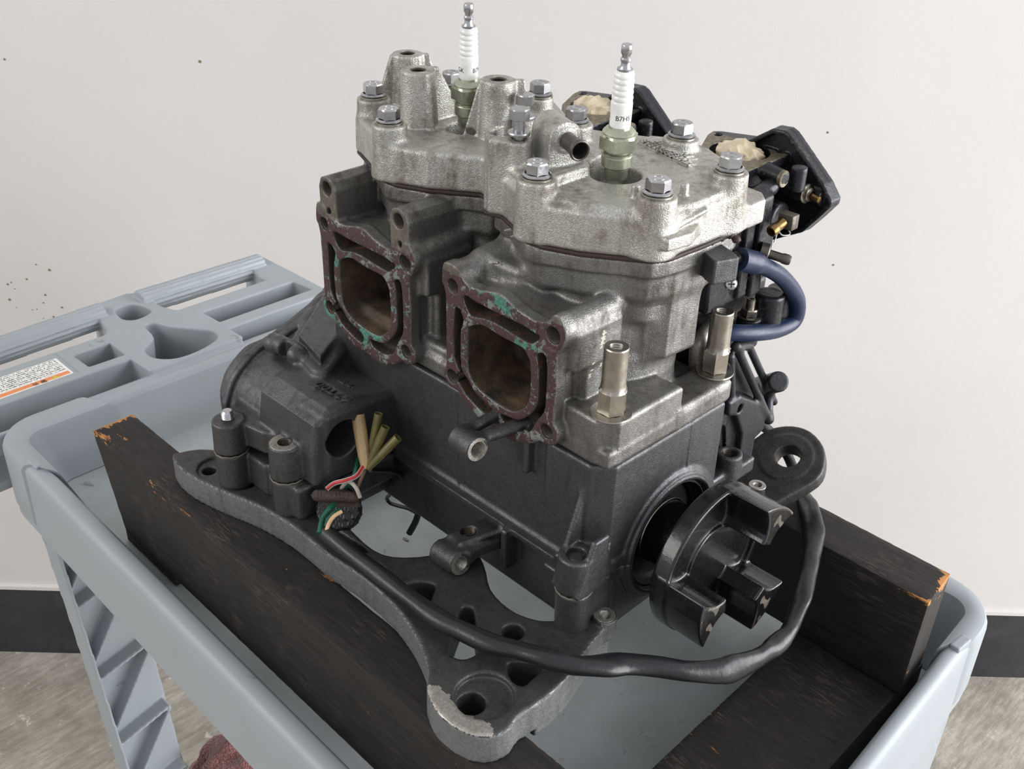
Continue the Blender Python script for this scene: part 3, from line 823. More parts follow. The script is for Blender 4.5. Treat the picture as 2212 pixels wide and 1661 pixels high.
# side lug and the ledge at the right
C.add(p_ext([(50, -26), (60, -25), (63, -8), (62, -4), (56, 10), (50, 10)], 'z', -247.5, -239.5, 1.0), 1.2)
C.add(p_cap((54, -24, -239), (57, 12, -233), 1.2), 2.5)
C.add(p_ext([(30, 60), (57, 44), (60, 56), (60, 70), (52, 78), (36, 80)], 'z', -256, -240, 2), 3)
put('cylinder_head', C.mesh('cylinder_head', M['head']), eng)
# raised foundry lettering on the head: rows of small ridged blocks (worn past reading in the photograph)
mb = MB()
p0 = E(1380, 309, z=-227.3); p1 = E(1448, 343, z=-227.3); dv = (p1 - p0); dv /= np.linalg.norm(dv); ev = np.array([-dv[1], dv[0], 0])
def blk(u, v, du, dv_, h):
    V = []
    for z in (-229, -227.3 + h):
        for a, b in ((u, v), (u + du, v), (u + du, v + dv_), (u, v + dv_)):
            p = p0 + dv * a + ev * b; V.append((p[0], p[1], z))
    mb.add(V, [(0, 1, 2, 3), (4, 7, 6, 5), (0, 4, 5, 1), (1, 5, 6, 2), (2, 6, 7, 3), (3, 7, 4, 0)])
r = random.Random(3)
LW = np.linalg.norm((E(1448, 343, z=-227.3) - p0)[:2])
for row, (u0, u1) in enumerate(((0, LW), (4, LW + 6), (LW * .62, LW + 14))):
    v0 = 0 + row * 8.2 - (16 if row == 2 else 0); u = u0; blk(u0 - 1, v0 - .6, u1 - u0 + 3, 8, .5)
    while u < u1:
        for k in range(3):
            if r.random() < .85: blk(u, v0 + .3 + k * 2.3, 3.4 if r.random() < .7 else 1.6, 1.3, 1.7)
        blk(u + r.choice([0, 1.2, 2.4]), v0, 1.1, 6.6, 1.7); u += 4.4
o = mb.obj('raised_lettering', M['head'], eng, bevel=.18, seg=1); o['kind'] = 'stuff'

# --- head bolts
def bolt_mesh(r=7.2, hh=6.6, wr=9.2, m=('boltgrey', 'washer')):
    mb = MB(); mb.lathe([(4, -1), (r * 1.02, -1), (r * 1.18, -.2), (r * 1.2, .4), (r * 1.0, 1.2)], (0, 0, 0), n=28)
    mb.hexa((0, 0, 0), r, .6, hh + 1.2, ph=0); mb.lathe([(r * .5, hh + 1.0), (r * .5, hh + 1.35), (r * .42, hh + 1.35), (r * .42, hh + 1.1)], (0, 0, 0), n=20)
    V = np.array(mb.V) * S; me = mesh_np('head_bolt', V, mb.F, True, .5); me.materials.append(M[m[0]])
    wb = MB(); wb.lathe([(4, -2.4), (wr - .3, -2.4), (wr, -2.0), (wr, -1.0), (wr - .3, -.8), (4, -.8)], (0, 0, 0), n=36)
    we = mesh_np('bolt_washer', np.array(wb.V) * S, wb.F, True, .5); we.materials.append(M[m[1]])
    return me, we
BM, WM = bolt_mesh(); BM2 = BM.copy(); BM2.materials.clear(); BM2.materials.append(M['chrome'])
def place_bolt(x, y, z, rot, me=BM, we=WM, name='head_bolt'):
    Mx = Matrix.Translation(W((x, y, z))) @ Matrix.Rotation(rot, 4, 'Z')
    b = put(name, me, eng, None, Mx); wo = put('washer', we, None, None); wo.parent = b; return b
for i, (n, (x, y)) in enumerate(bolts.items()):
    place_bolt(x, y, SEAT + 2.2, .35 * i + .1, BM2 if n in ('exl', 'exr', 'rex', 'rbl') else BM)
# two long loose bolts standing proud at the water outlet
def long_bolt(x, y, zt, zb, rot):
    mb = MB(); mb.hexa((x, y, zt - 7.5), 6.2, 0, 6.6, ph=rot); mb.lathe([(3.4, -16), (3.4, 0)], (x, y, zt - 7.5), n=16)
    pr = []; z = zb
    while z < zt - 15: pr += [(3.3, z), (2.7, z + .6)]; z += 1.2
    mb.lathe([(a, b) for a, b in pr], (x, y, 0), n=18)
    b = mb.obj('long_bolt', M['boltgrey'], eng, auto=.5)
    wb = MB(); wb.lathe([(3.4, -1), (6.8, -1), (7.0, 0), (6.6, .8), (3.4, .8)], (x, y, zt - 15.5), n=28); o = wb.obj('washer', M['boltgrey'], None); o.parent = b
x, y = E(1119, 232, z=-190)[:2]
long_bolt(lbx + .4, lby + .2, -189.5, -216, .3)
x, y = E(1135, 203, z=-200)[:2]
long_bolt(x, y, -199, -226, .5)
C = Cast((x - 14, y - 14, -236), (x + 14, y + 14, -210), 1.0); C.add(p_cyl((x, y, -235), (x, y, -215.5), 10, 8, 1.2)); put('bolt_boss', C.mesh('bolt_boss', M['head']), eng)
# threads inside the three tall bosses
for (p, zt, r) in TB:
    mb = MB(); threads(mb, (p[0], p[1], zt - .4), (0, 0, 1), 5.4, 16); mb.obj('threaded_bore', M['thread'], eng)
# machined tops of the bosses
for (p, zt, r) in TB:
    mb = MB(); mb.lathe([(5.4, -1), (5.4, .12), (r - .7, .12), (r - .4, -.5)], (p[0], p[1], zt), n=40); mb.obj('machined_ring', M['raw'], eng)
# water outlet pipe
mb = MB(); mb.lathe([(5.1, -3), (5.1, 12), (5.4, 12.6), (5.4, 13.2), (5.9, 14.2), (6.4, 16.2), (6.2, 17.6), (5.6, 18), (5.0, 17.6), (4.4, 15), (4.2, -2), (0.01, -2)], FC, nv + np.array([0, 0, -.06]), 40)
o = mb.obj('outlet_pipe', M['tube'], eng); o['label'] = 'short grey-brown hose pipe'

# --- spark plugs
def plug(x, y, txt):
    ax = np.array([4, -4, 53.0]); ax /= np.linalg.norm(ax); c = np.array([x, y, -206.0])
    t = bpy.data.objects.new('spark_plug', None); COL.objects.link(t); t.empty_display_size = .02
    t.parent = eng; t.matrix_parent_inverse = base_of(eng).inverted(); t.location = W(c); BASE[t.name] = Matrix.Translation(t.location)
    mb = MB(); mb.hexa(c, 11.8, -5, 4.2, ax, .5)
    mb.lathe([(9.6, 3.6), (9.8, 5), (8.4, 6.6), (6.7, 7.6), (6.4, 9)], c, ax, 36)
    mb.lathe([(8.7, -5), (8.6, -6.5), (9.6, -7.2), (9.6, -8.2), (8.9, -8.8), (9.4, -9.4), (9.4, -15.5), (8.8, -16.2), (7.4, -17), (7.2, -24)], c, ax, 36)
    mb.obj('metal_shell', M['shell'], t)
    pr = [(6.3, 7), (6.4, 22.5), (6.1, 24)]
    for k in range(5):
        h = 24.4 + k * 3.35; pr += [(5.7 - k * .1, h), (6.2 - k * .1, h + .6), (6.3 - k * .1, h + 1.6), (6.15 - k * .1, h + 2.4), (5.7 - k * .1, h + 3.0)]
    pr += [(5.2, 41.4), (4.6, 42)]
    mb = MB(); mb.lathe(pr, c, ax, 40); ins = mb.obj('insulator', M['ceramic'], t)
    mb = MB(); mb.lathe([(4.6, 41.6), (4.6, 42.8), (3.6, 43), (2.7, 44.5), (2.7, 47), (3.1, 47.4), (3.1, 48.4), (2.4, 49.4), (2.4, 50.6), (3.2, 52), (3.3, 55.5), (2.9, 56.6), (0.01, 56.8)], c, ax, 32)
    mb.obj('terminal_nut', M['chrome'], t)
    me = text_mesh(txt, 4.2 * S, 0, 'ink')
    u, v, a = frame(ax); R = 6.46
    for vt in me.vertices:
        ang = vt.co.x / S / R + PHI; h = vt.co.y / S + 15.0
        p = c + ax * h + (u * math.cos(ang) + v * math.sin(ang)) * R
        vt.co = W(p)
    put('insulator_marking', me, t)
u, v, a = frame((4, -4, 53)); cdir = np.array([.70, -.71, 0]); PHI = math.atan2(cdir @ v, cdir @ u) - .2
plug(*PL[0], 'NGK    B7HS        '); PHI += .25; plug(*PL[1], 'NGK     B7HS')

# --- head gasket
for dx in (0, -130):
    pass
C = Cast((-232, -74, -262), (80, 112, -250), 1.0)
C.add(p_ext(HP, 'z', -258.2, -255.6, .4, -.1), .3)
put('head_gasket', C.mesh('head_gasket', M['gasketm']), eng)
mb = MB()
for q, rr in (((1560, 512), 2.2), ((1578, 505), 2.6), ((1595, 515), 2.0), ((1540, 522), 1.6)):
    x, y = E(*q, z=-257)[:2]; mb.lathe([(0.01, 1.5), (rr, 1), (rr * 1.5, -1), (rr, -2.6), (0.01, -3)], (x - 1, y - .5, -257), n=12)
o = mb.obj('sealant_smear', M['gasketm'], eng); o['kind'] = 'stuff'
mb = MB()
for k, q in enumerate([(1340, 556), (1300, 552), (1375, 559), (1530, 528), (1515, 534), (1545, 520), (1118, 505), (1105, 492)]):
    x, y = E(*q, z=-258)[:2]; a = math.atan2(24, 36) if k < 3 else 1.4
    mb.tube([(x - 5 * math.cos(a), y - 5 * math.sin(a), -258.6), (x, y - .3, -259.2), (x + 5 * math.cos(a), y + 5 * math.sin(a), -258.4)], [.3, 1.1, .3], 8)
o = mb.obj('pale_sealant', simple('pale_sealant', lin(196, 198, 200), .5), eng); o['label'] = 'smears of pale grey sealant'; o['kind'] = 'stuff'

# ------------------------------------------------------------------ cylinders with their exhaust flanges
FO, FS = (930, 560), .2528
YF = -78.0
f2 = lambda pts, n=1: smooth_poly(E2(pts, FO, FS, y=YF), n)
OUTL = f2([(108, 40), (128, 28), (180, 60), (232, 120), (250, 175), (300, 210), (400, 262), (540, 282), (620, 315), (720, 412), (830, 492), (930, 540), (1010, 545), (1035, 500), (1060, 478), (1095, 500), (1122, 590), (1132, 690), (1112, 770), (1076, 820), (1072, 1100), (1048, 1410), (1072, 1500), (1075, 1550), (1050, 1588), (990, 1590), (940, 1552), (870, 1572), (770, 1574), (650, 1530), (560, 1450), (430, 1372), (320, 1250), (240, 1130), (165, 1085), (125, 1010), (113, 930), (135, 895), (130, 310), (98, 200), (98, 110)], 2)
PORT = f2([(330, 620), (345, 590), (400, 577), (470, 587), (620, 682), (780, 765), (822, 830), (845, 900), (842, 1150), (800, 1250), (720, 1285), (640, 1260), (500, 1170), (400, 1080), (342, 990), (328, 900), (328, 700)], 3)
RING = f2([(270, 600), (300, 530), (350, 500), (450, 510), (560, 560), (700, 640), (850, 730), (900, 800), (915, 900), (915, 1150), (900, 1250), (840, 1320), (760, 1365), (660, 1340), (560, 1260), (400, 1140), (330, 1020), (275, 920), (268, 700)], 3)
SLOTS = [f2(p, 2) for p in (
    [(290, 312), (340, 335), (480, 412), (640, 492), (790, 565), (905, 640), (930, 672), (890, 705), (845, 715), (700, 632), (560, 545), (450, 502), (350, 485), (305, 420), (282, 350)],
    [(905, 830), (945, 800), (990, 835), (997, 1000), (985, 1220), (970, 1300), (925, 1360), (885, 1420), (850, 1470), (780, 1475), (700, 1445), (625, 1385), (608, 1325), (680, 1352), (765, 1375), (850, 1330), (908, 1255), (925, 1150), (925, 900)],
    [(205, 440), (230, 420), (262, 450), (285, 520), (262, 600), (258, 750), (268, 930), (325, 1030), (395, 1150), (500, 1240), (538, 1300), (518, 1342), (480, 1330), (380, 1240), (300, 1150), (262, 1080), (215, 1000), (255, 960), (205, 840)])]
HOLES = [(E(930 + x * FS, 560 + y * FS, y=YF)[0], E(930 + x * FS, 560 + y * FS, y=YF)[2], r) for x, y, r in ((187, 232, 4.2), (1045, 655, 4.9), (995, 1470, 4.5), (190, 1000, 4.5))]
sh = lambda P, dx: [(x + dx, z) for x, z in P]
EARS = [E(705, 408, y=YF), E(860, 478, y=YF)]           # the two tapped bosses only the rear cylinder has

PALE = simple('dried_pale_sealant', lin(190, 184, 166), .7)
SMEAR = [(1311, 722, 40, 1.4), (1309, 733, 40, 1.7), (1306, 744, 40, 1.5), (1304, 752, 40, 1.0), (1276, 782, 36, 1.0), (1279, 800, 36, .9), (1274, 812, 36, .9), (1306, 775, 38, .8), (1303, 790, 38, .8)]

def cylinder(dx, rear):
    C = Cast((dx - 82, -84, -382), (dx + 78, 110, -257 if not rear else -250), .8)
    G = lambda x, y, z: (x + dx, y, z)
    top = [(-62, -40), (-46, -44), (-31, -51), (-18, -57), (-6, -56), (15, -47), (49, -23), (54, -13), (56, 20), (56, 47), (50, 59), (36, 74), (0, 94), (-20, 98), (-44, 86), (-66, 64), (-66, 10)]
    top = [(x + dx, y) for x, y in top]
    C.add(p_ext(top, 'z', -268, -258.2, 1.2), 1)
    ins = [(dx - 5 + (x - dx + 5) * .95, 8 + (y - 8) * .95) for x, y in top]
    C.add(p_ext(ins, 'z', -284, -262, 3), 2)
    C.add(p_cyl(G(-4, 2, -345), G(-4, 2, -262), 47, 46, 2), 4)
    # round columns under the head bolts
    for x, y in ((-15, -44), (37, -14)):
        C.add(p_cyl(G(x, y, -300 if x > 0 else -292), G(x, y, -262), 8, 10, 2), 8)
    # transfer bulge on the coupling side
    C.add(p_ext([(dx + 10, -16), (dx + 42, -14), (dx + 52, -4), (dx + 54, 22), (dx + 44, 34), (dx + 10, 34)], 'z', -329, -268, 5), 7)
    C.add(p_ext([(dx - 62, -16), (dx - 30, -14), (dx - 20, 30), (dx - 62, 30)], 'z', -329, -268, 5), 7)
    C.add(p_ext([(dx - 40, 20), (dx + 46, 18), (dx + 50, 50), (dx - 40, 50)], 'z', -290, -268, 5), 12)
    # neck
    C.add(p_cyl(G(-2, 2, -374), G(-2, 2, -326), 48, 45.5, 2), 5)
    # exhaust duct body and flange
    C.add(p_ext(sh(OUTL, dx), 'y', -78, -70, .7), 1)
    C.add(p_ext(sh(OUTL, dx), 'y', -78, -28, 1, -1.4), 3)
    x1, z1, _ = HOLES[1]
    C.add(p_cap((x1 + dx + 2.5, -72, z1 + 3.5), (x1 + dx + 3, -32, z1 + 6), 8.2, 7.2), 4)
    C.cut(p_box((x1 + dx - 12, -95, z1 - 9), (x1 + dx + 14, -78, z1 + 14), .2), .3)
    x2, z2, _ = HOLES[2]
    C.add(p_cyl((x2 + dx + 1, -77.5, z2), (x2 + dx + 2, -62, z2 + 1), 7.4, 7.4, 1), 2)
    C.add(p_box(G(20, -70, -318), G(38, -30, -292), 2.5), 4)
    C.add(p_box(G(-30, -60, -372), G(36, -30, -300), 4), 4)
    x0, z0, _ = HOLES[0]
    if not rear:
        C.add(p_cap((x0 + dx + 1, -74, z0 + 5), (x0 + dx + 8, -38, z0 + 14), 8.2, 10), 5)
        C.cut(p_box((x0 + dx - 14, -95, z0 - 14), (x0 + dx + 16, -78, z0 + 24), .2), .3)
        C.add(p_box(G(-62, -60, -290), G(-20, -30, -276), 4), 6)
    else:
        for i, e in enumerate(EARS):
            P = [(e[0] - 8.5, e[2] - 26), (e[0] - 9, e[2]), (e[0] - 6.5, e[2] + 6.5), (e[0], e[2] + 9), (e[0] + 6.5, e[2] + 6.5), (e[0] + 9, e[2]), (e[0] + 9.5, e[2] - 34)]
            C.add(p_ext(P, 'y', -78, -26 if i else -36, 1.2), 2.5)
            C.cut(p_cyl((e[0], -90, e[2]), (e[0], -60, e[2]), 5.0), .5)
            C.cut(p_cap((e[0] + 1, -84, e[2] - 14.5), (e[0] + 1, -70, e[2] - 16.5), 2.2), .5)
    # openings
    def tpl(P, a, b, t=.0): C.cut(p_ext(sh(P, dx), 'y', a, b, .8, 0, 0), .6)
    C.cut(p_ext(sh(PORT, dx), 'y', -95, -34, 4, 1), .8)
    for i, Sx in enumerate(SLOTS): C.cut(p_ext(sh(Sx, dx), 'y', -95, -58 if i else -62, 1.5, .2), .6)
    C.add(p_ext(sh(RING, dx), 'y', -77.8, -45, .8), .3)
    C.cut(p_ext(sh(PORT, dx), 'y', -95, -34, 4, 1), .8)
    for x, z, r in HOLES: C.cut(p_cyl((x + dx, -95, z), (x + dx, -60, z), r + .5), .5)
    # base flange with stud ledges
    C.add(p_box(G(-64.6, -69, -372.6), G(66, 51, -360), 3), 3)
    if not rear:
        C.add(p_ext([(22, -69), (55, -70), (66, -60), (66, -1), (22, -1)], 'z', -372.6, -341, 3.0), 2)
        C.add(p_ext([(40, -8), (66, -4), (66, 52), (40, 60)], 'z', -372.6, -357, 2.5), 4)
        C.add(p_cyl((47, 56, -372), (47, 56, -356), 13, 13, 2), 3)
    else:
        C.add(p_box(G(-64, -66, -372), G(60, -30, -352), 4), 4)
    xc, zc = HOLES[3][0] + dx, HOLES[3][1]
    def mf(c, n):
        m = np.zeros(len(c))
        front = (c[:, 1] < YF + .9) & (n[:, 1] < -.75)
        inb = (c[:, 2] < HOLES[0][1] + 9)
        if rear:
            for e in EARS: inb &= ~((abs(c[:, 0] - e[0]) < 11) & (c[:, 2] > e[2] - 20))
        m[front & inb] = 1
        m[front & ~inb] = 4
        inside = (sd_poly(sh(PORT, dx), c[:, 0], c[:, 2]) < 1.8) & (c[:, 1] > YF + .9) & (c[:, 1] < -33)
        m[inside] = 2
        ring = (sd_poly(sh(RING, dx), c[:, 0], c[:, 2]) > -.3) & (sd_poly(sh(OUTL, dx), c[:, 0], c[:, 2]) < -1.6) & (c[:, 1] > YF + .9) & (c[:, 1] < -56)
        m[ring & ~inside] = 3
        if not rear:
            for (px, py, xx, rr) in SMEAR:
                e = E(px, py, x=xx); m[(_len2(c[:, 1] - e[1], (c[:, 2] - e[2])) < rr + .5 * np.sin(c[:, 2] * 3)) & (c[:, 0] > 22) & (n[:, 0] > .3)] = 5
        return m
    o = put('cylinder_block', C.mesh('cylinder_block', [M['cyl'], M['face'], M['duct'], M['rust'], M['rawdark'], PALE], mf), eng)
    for x, z, r in HOLES:
        mb = MB(); threads(mb, (x + dx, YF + .8, z), (0, -1, 0), r + .3, 16); mb.obj('threaded_bore', M['thread'], eng)
    if rear:
        for e in EARS:
            mb = MB(); threads(mb, (e[0], YF + .6, e[2]), (0, -1, 0), 4.9, 18); mb.obj('threaded_bore', M['thread'], eng)
    return o
oc = cylinder(0, False); oc['label'] = 'front cylinder block with square exhaust port'
oc = cylinder(-130, True); oc['label'] = 'rear cylinder block with two tapped ears over its port'
# paint drips and casting number
text_on('casting_mark', '2', 6.5, (-38, -62, -276.5), (.8, -.5, 0), (.5, .8, .15), eng, 'rawdark', .25)
# square lug beside the gasket line
C = Cast((40, -8, -292), (92, 62, -244), .9)
a = E(1555, 590, x=66)
def lugb(X, Y, Z):
    u = (X - 64) * .94 + (Y - 24) * -.34; v = (X - 64) * .34 + (Y - 24) * .94; w_ = Z + 268 
    return np.maximum(np.maximum(abs(u + 4) - 10.5, abs(v + 1) - 8), abs(w_ + 1 + u * .05) - 7.2) - .6
C.add((lugb, (42, 2, -282), (84, 50, -252)), .5)
put('square_lug', C.mesh('square_lug', M['case']), eng)

# ------------------------------------------------------------------ crankcase
C = Cast((-206, -124, -460), (98, 100, -356), 1.0)
C.add(p_ext([(-196, -70), (54, -70.5), (65.5, -59), (65.5, 50), (-196, 60)], 'z', -455.5, -373.4, 2.2), 1)
C.add(p_box((-190, -72, -458), (64, -55, -449), 2), 3)
C.add(p_cyl((30, 1.5, -456), (67.5, 1.5, -456), 47.5, 47.5, 1.5), 3)
C.add(p_cyl((30, 1.5, -456), (70, 1.5, -456), 44, 44, 1.2), 2)
C.add(p_box((56, -62, -456), (67.5, -30, -447), 2), 2.5)
C.cut(p_cyl((38, 1.5, -456), (90, 1.5, -456), 40.5), .8)
C.cut(p_box((-300, -200, -600), (200, 200, -456.2), .3), .3)
fx, fy = E(1245, 1196, z=-430)[:2]
C.add(p_cyl((fx, fy, -456), (fx, fy, -430), 11.6, 11.2, 1.2), 2)
C.add(p_box((fx - 11, fy, -456), (fx + 9, -60, -432), 2), 3)
for s_ in (-1, 1):
    def fn(X, Y, Z, s_=s_):
        return np.maximum(np.maximum(abs(X - (fx + s_ * 9.5)) - 2.0, np.maximum(Y + 66, (fy - 1 - Y) + (Z + 432) * .36)), np.maximum(Z + 396 - (4 if s_ < 0 else -22), -456 - Z))
    C.add((fn, (fx + s_ * 9.5 - 2.5, fy - 4, -456), (fx + s_ * 9.5 + 2.5, -60, -392)), 2.2)
C.cut(p_cyl((fx, fy, -434.5), (fx, fy, -420), 6.2), .6)
C.add(p_cyl((fx, fy, -436), (fx, fy, -432.2), 4.9, 4.9, .6), .3)
# tapped mount lugs on the exhaust side
q1, q0 = E(1032, 971, y=-106), E(990, 944, y=-104)
C.add(p_cyl(q0, q1, 8.6, 8.2, .8), 1); C.add(p_cap(q0 + (2, 6, 3), (q0[0] + 8, -66, q0[2] + 10), 4), 4)
C.add(p_cap(q1 + (-6, 6, 2), (q1[0] + 6, -66, q1[2] + 6), 4, 5), 4)
C.add(p_box((q1[0] + 10, -78, -400), (q1[0] + 15, -66, -368), 1), 2)
C.cut(p_cyl(q1 + (q0 - q1) * .7, q1 + (q1 - q0) * .4, 5.3), .4)
C.add(p_box((fx - 26, -84, -456), (fx - 8, -62, -453), 1), 1)
# rear corner boss on the intake side
bx, by = 60, 74
C.add(p_cyl((bx, by, -448), (bx, by, -428), 9.6, 9, 1), 2); C.add(p_box((40, 40, -452), (64, 78, -440), 2), 3)
C.add(p_box((56, 78, -450), (68, 96, -438), 1.5), 2)
C.cut(p_cyl((bx, by, -446), (bx, by, -420), 5), .4)
# casting flash lines
C.add(p_cap((-60, -70.6, -374), (-60, -70.4, -452), .9), 1); C.add(p_cap((20, -70.9, -374), (20, -70.6, -420), .7), 1)
C.add(p_cap((65.7, 14, -375), (65.7, 14, -412), .6), 1)
put('crankcase_upper', C.mesh('crankcase_upper', M['case']), eng)
mb = MB(); threads(mb, q1, (q1 - q0), 5.2, 14); mb.obj('threaded_bore', M['raw'], eng)
mb = MB(); mb.lathe([(5.2, .1), (7.6, .1)], q1, (q1 - q0), 30); mb.obj('machined_ring', M['raw'], eng)
mb = MB(); threads(mb, (bx, by, -428.4), (0, 0, 1), 5, 14); mb.obj('threaded_bore', M['thread'], eng)

C = Cast((-206, -124, -524), (98, 84, -452), 1.0)
C.add(p_ext([(-190, -62), (50, -62), (62, -50), (62, 46), (-190, 50)], 'z', -513, -457.2, 3, 0, -.02), 1)
C.add(p_cyl((30, 1.5, -456), (67.5, 1.5, -456), 47.5, 47.5, 1.5), 3)
C.add(p_cyl((30, 1.5, -456), (70, 1.5, -456), 44, 44, 1.2), 2)
C.add(p_box((-190, -71, -463), (64, -50, -457), 1.5), 2)
C.add(p_box((50, -64, -466), (65.5, 44, -457), 1.5), 2)
C.cut(p_cyl((38, 1.5, -456), (90, 1.5, -456), 40.5), .8)
C.cut(p_box((-300, -200, -456.4), (200, 200, -400), .3), .3)
C.add(p_cyl((fx, fy, -506), (fx, fy, -457), 10.8, 11.4, 1.2), 2); C.add(p_box((fx - 10, fy, -506), (fx + 8, -56, -457), 2), 3)
# lower tapped bracket
r1, r0 = E(996, 1217, y=-104), E(950, 1190, y=-102)
C.add(p_cyl(r0, r1, 9.2, 8.8, .8), 1)
C.add(p_box((r0[0] + 2, -98, r0[2] + 2), (r0[0] + 28, -62, r0[2] + 12), 3, -.15), 5)
C.add(p_cap((r0[0] + 16, -96, r0[2] + 12), (r1[0] + 8, -64, -462), 2.2), 3); C.add(p_box((r1[0] + 8, -76, -492), (r1[0] + 13, -60, -458), 1), 3)
C.cut(p_cyl(r1 + (r0 - r1) * .7, r1 + (r1 - r0) * .4, 5.1), .4)
tx, ty = E(1012, 1146, z=r0[2] + 12)[:2]
C.cut(p_cyl((tx, ty, r0[2]), (tx, ty, r0[2] + 20), 5.2), .5)
put('crankcase_lower', C.mesh('crankcase_lower', M['case']), eng)
mb = MB(); threads(mb, r1, (r1 - r0), 5.0, 14); mb.lathe([(5, .1), (8.2, .1)], r1, (r1 - r0), 30); mb.obj('threaded_bore', M['raw'], eng)
mb = MB(); threads(mb, (tx, ty, r0[2] + 11.6), (0, 0, 1), 5.1, 10); mb.obj('threaded_bore', M['thread'], eng)

# oil seal, crank stub and jaw coupling
mb = MB(); mb.lathe([(40.6, 64), (40, 66.2), (38, 66.6), (37, 62), (34, 60), (33, 57), (24.5, 57), (23.2, 61), (22.6, 58)], (0, 1.5, -456), (1, 0, 0), 72); mb.obj('oil_seal', M['blackdull'], eng)
mb = MB(); mb.lathe([(23.4, 61.0), (24.0, 61.6), (23.7, 62.1), (23.1, 61.6)], (0, 1.5, -456), (1, 0, 0), 60); o = mb.obj('seal_spring_ring', M['washer'], eng)
mb = MB(); mb.lathe([(22.5, 52), (22.5, 95)], (0, 1.5, -456), (1, 0, 0), 60); mb.obj('crankshaft', M['black'], eng)
mb = MB(); mb.lathe([(39.8, 66.6), (41.2, 67.6), (41.6, 70.2)], (0, 1.5, -456), (1, 0, 0), 72); o = mb.obj('sealant_bead', simple('tan_sealant', lin(92, 84, 66), .7), eng)
C = Cast((84, -60, -518), (140, 64, -394), .7)
cc = (1.5, -456.0)
C.add(p_cyl((92, cc[0], cc[1]), (104.5, cc[0], cc[1]), 52, 52, 1.6), 1)
C.cut(p_cyl((100.5, cc[0], cc[1]), (120, cc[0], cc[1]), 47.2, 47.2, 2), 2)
C.add(p_cyl((92, cc[0], cc[1]), (102.2, cc[0], cc[1]), 25, 24.5, 1), 1.2)
def jaw(th):
    ph = math.radians(th)
    pts = []
    for k in range(9):
        a = math.radians(22.5) * (1 - k / 4.0); pts.append((52 * math.cos(a), 52 * math.sin(a)))
    for t in np.linspace(0, 1, 8)[1:]:
        p = np.array([52 * math.cos(-.393), 52 * math.sin(-.393)]) * (1 - t) ** 2 + 2 * t * (1 - t) * np.array([37, -4.0]) + t * t * np.array([25, -5.5]); pts.append(tuple(p))
    for t in np.linspace(1, 0, 8)[:-1]:
        p = np.array([52 * math.cos(.393), 52 * math.sin(.393)]) * (1 - t) ** 2 + 2 * t * (1 - t) * np.array([37, 4.0]) + t * t * np.array([25, 5.5]); pts.append(tuple(p))
    return [(cc[0] + x * math.cos(ph) - y * math.sin(ph), cc[1] + x * math.sin(ph) + y * math.cos(ph)) for x, y in pts]
for th in (61, 190, 307):
    C.add(p_ext(jaw(th), 'x', 96, 132, 1.3), 2.4)
def mfc(c, n): return ((c[:, 0] > 130.6) & (n[:, 0] > .8) & (np.sin(c[:, 1] * .31 + np.sin(c[:, 2] * .4)) + np.sin(c[:, 2] * .37 + 1.3 * np.sin(c[:, 1] * .5)) > 1.1)) * 1.0
put('jaw_coupling', C.mesh('jaw_coupling', [M['black'], M['rawdark']], mfc), eng)

# --- sleeve nuts on studs
def sleeve(px0, px1, z0, name='sleeve_nut'):
    x, y = E(*px0, z=z0)[:2]
    ax = np.array([0, 0, 1.0]); H = 45.0
    mb = MB(); mb.lathe([(4, 0), (12.2, 0), (12.6, .6), (12.4, 1.6), (8, 2.2)], (x, y, z0), ax, 40)
    mb.lathe([(8.3, 16.5), (7.7, 18), (7.3, 22), (7.3, H - .8), (6.9, H), (4.3, H)], (x, y, z0), ax, 40)
    mb.hexa((x, y, z0), 8.9, 2, 18.6, ph=.55, ch=.22)
    o = mb.obj(name, M['steel'], eng, auto=.45)
    tb = MB(); threads(tb, (x, y, z0 + H - .3), (0, 0, 1), 4.3, 16); t = tb.obj('threaded_bore', M['steel'], o)
    return x, y
sleeve((1320, 893), None, -341)
sleeve((1543, 803), None, -357)
# water pipe stub and hose end beside the second sleeve nut
mb = MB(); P = [E(1505, 790, x=38), E(1508, 745, x=38), E(1528, 716, x=37), E(1562, 686, x=36)]; mb.tube(spline(P, 6), 5.4, 16); mb.hexa(E(1558, 689, x=36), 6.6, 0, 6, E(1562, 686, x=36) - E(1528, 716, x=37)); mb.obj('steel_elbow', M['raw'], eng)

# ------------------------------------------------------------------ flywheel and starter housing on the left
C = Cast((-292, -184, -506), (-118, 0, -352), 1.0)
prA = [(-139, -440), (-131, -423), (-118, -411), (-104, -404), (-84, -402), (-48, -389), (-10, -372), (40, -372), (40, -500), (-100, -500), (-139, -470)]
prA2 = [p for p in prA if p[0] <= 0] + [(0, -370), (0, -500)]
prA2 = [(-139, -440), (-131, -423), (-118, -411), (-104, -404), (-84, -402), (-48, -389), (-10, -374), (0, -372), (0, -470), (-100, -470), (-139, -458)]
prA2 = [tuple(p) for p in spline([np.array(p, float) for p in prA2[:8]], 4)] + [(0, -470), (-100, -470), (-139, -458)]
C.add(p_ext(prA2, 'x', -246, -182, 3, -2), 2)
C.add(p_ext(prA2, 'x', -249, -242, 2, 2.2), 1.5)
C.add(p_ext(prA2, 'x', -268, -256, 2, -8), 2)
C.add(p_ext(prA2, 'x', -262, -252, 3, -4), 2)
C.add(p_cap(E(606, 744, z=-394), E(640, 766, z=-394), 7), 2)
C.add(p_cyl(E(584, 738, z=-396), E(606, 748, z=-396), 7.5, 7.5, 1.5), 2)
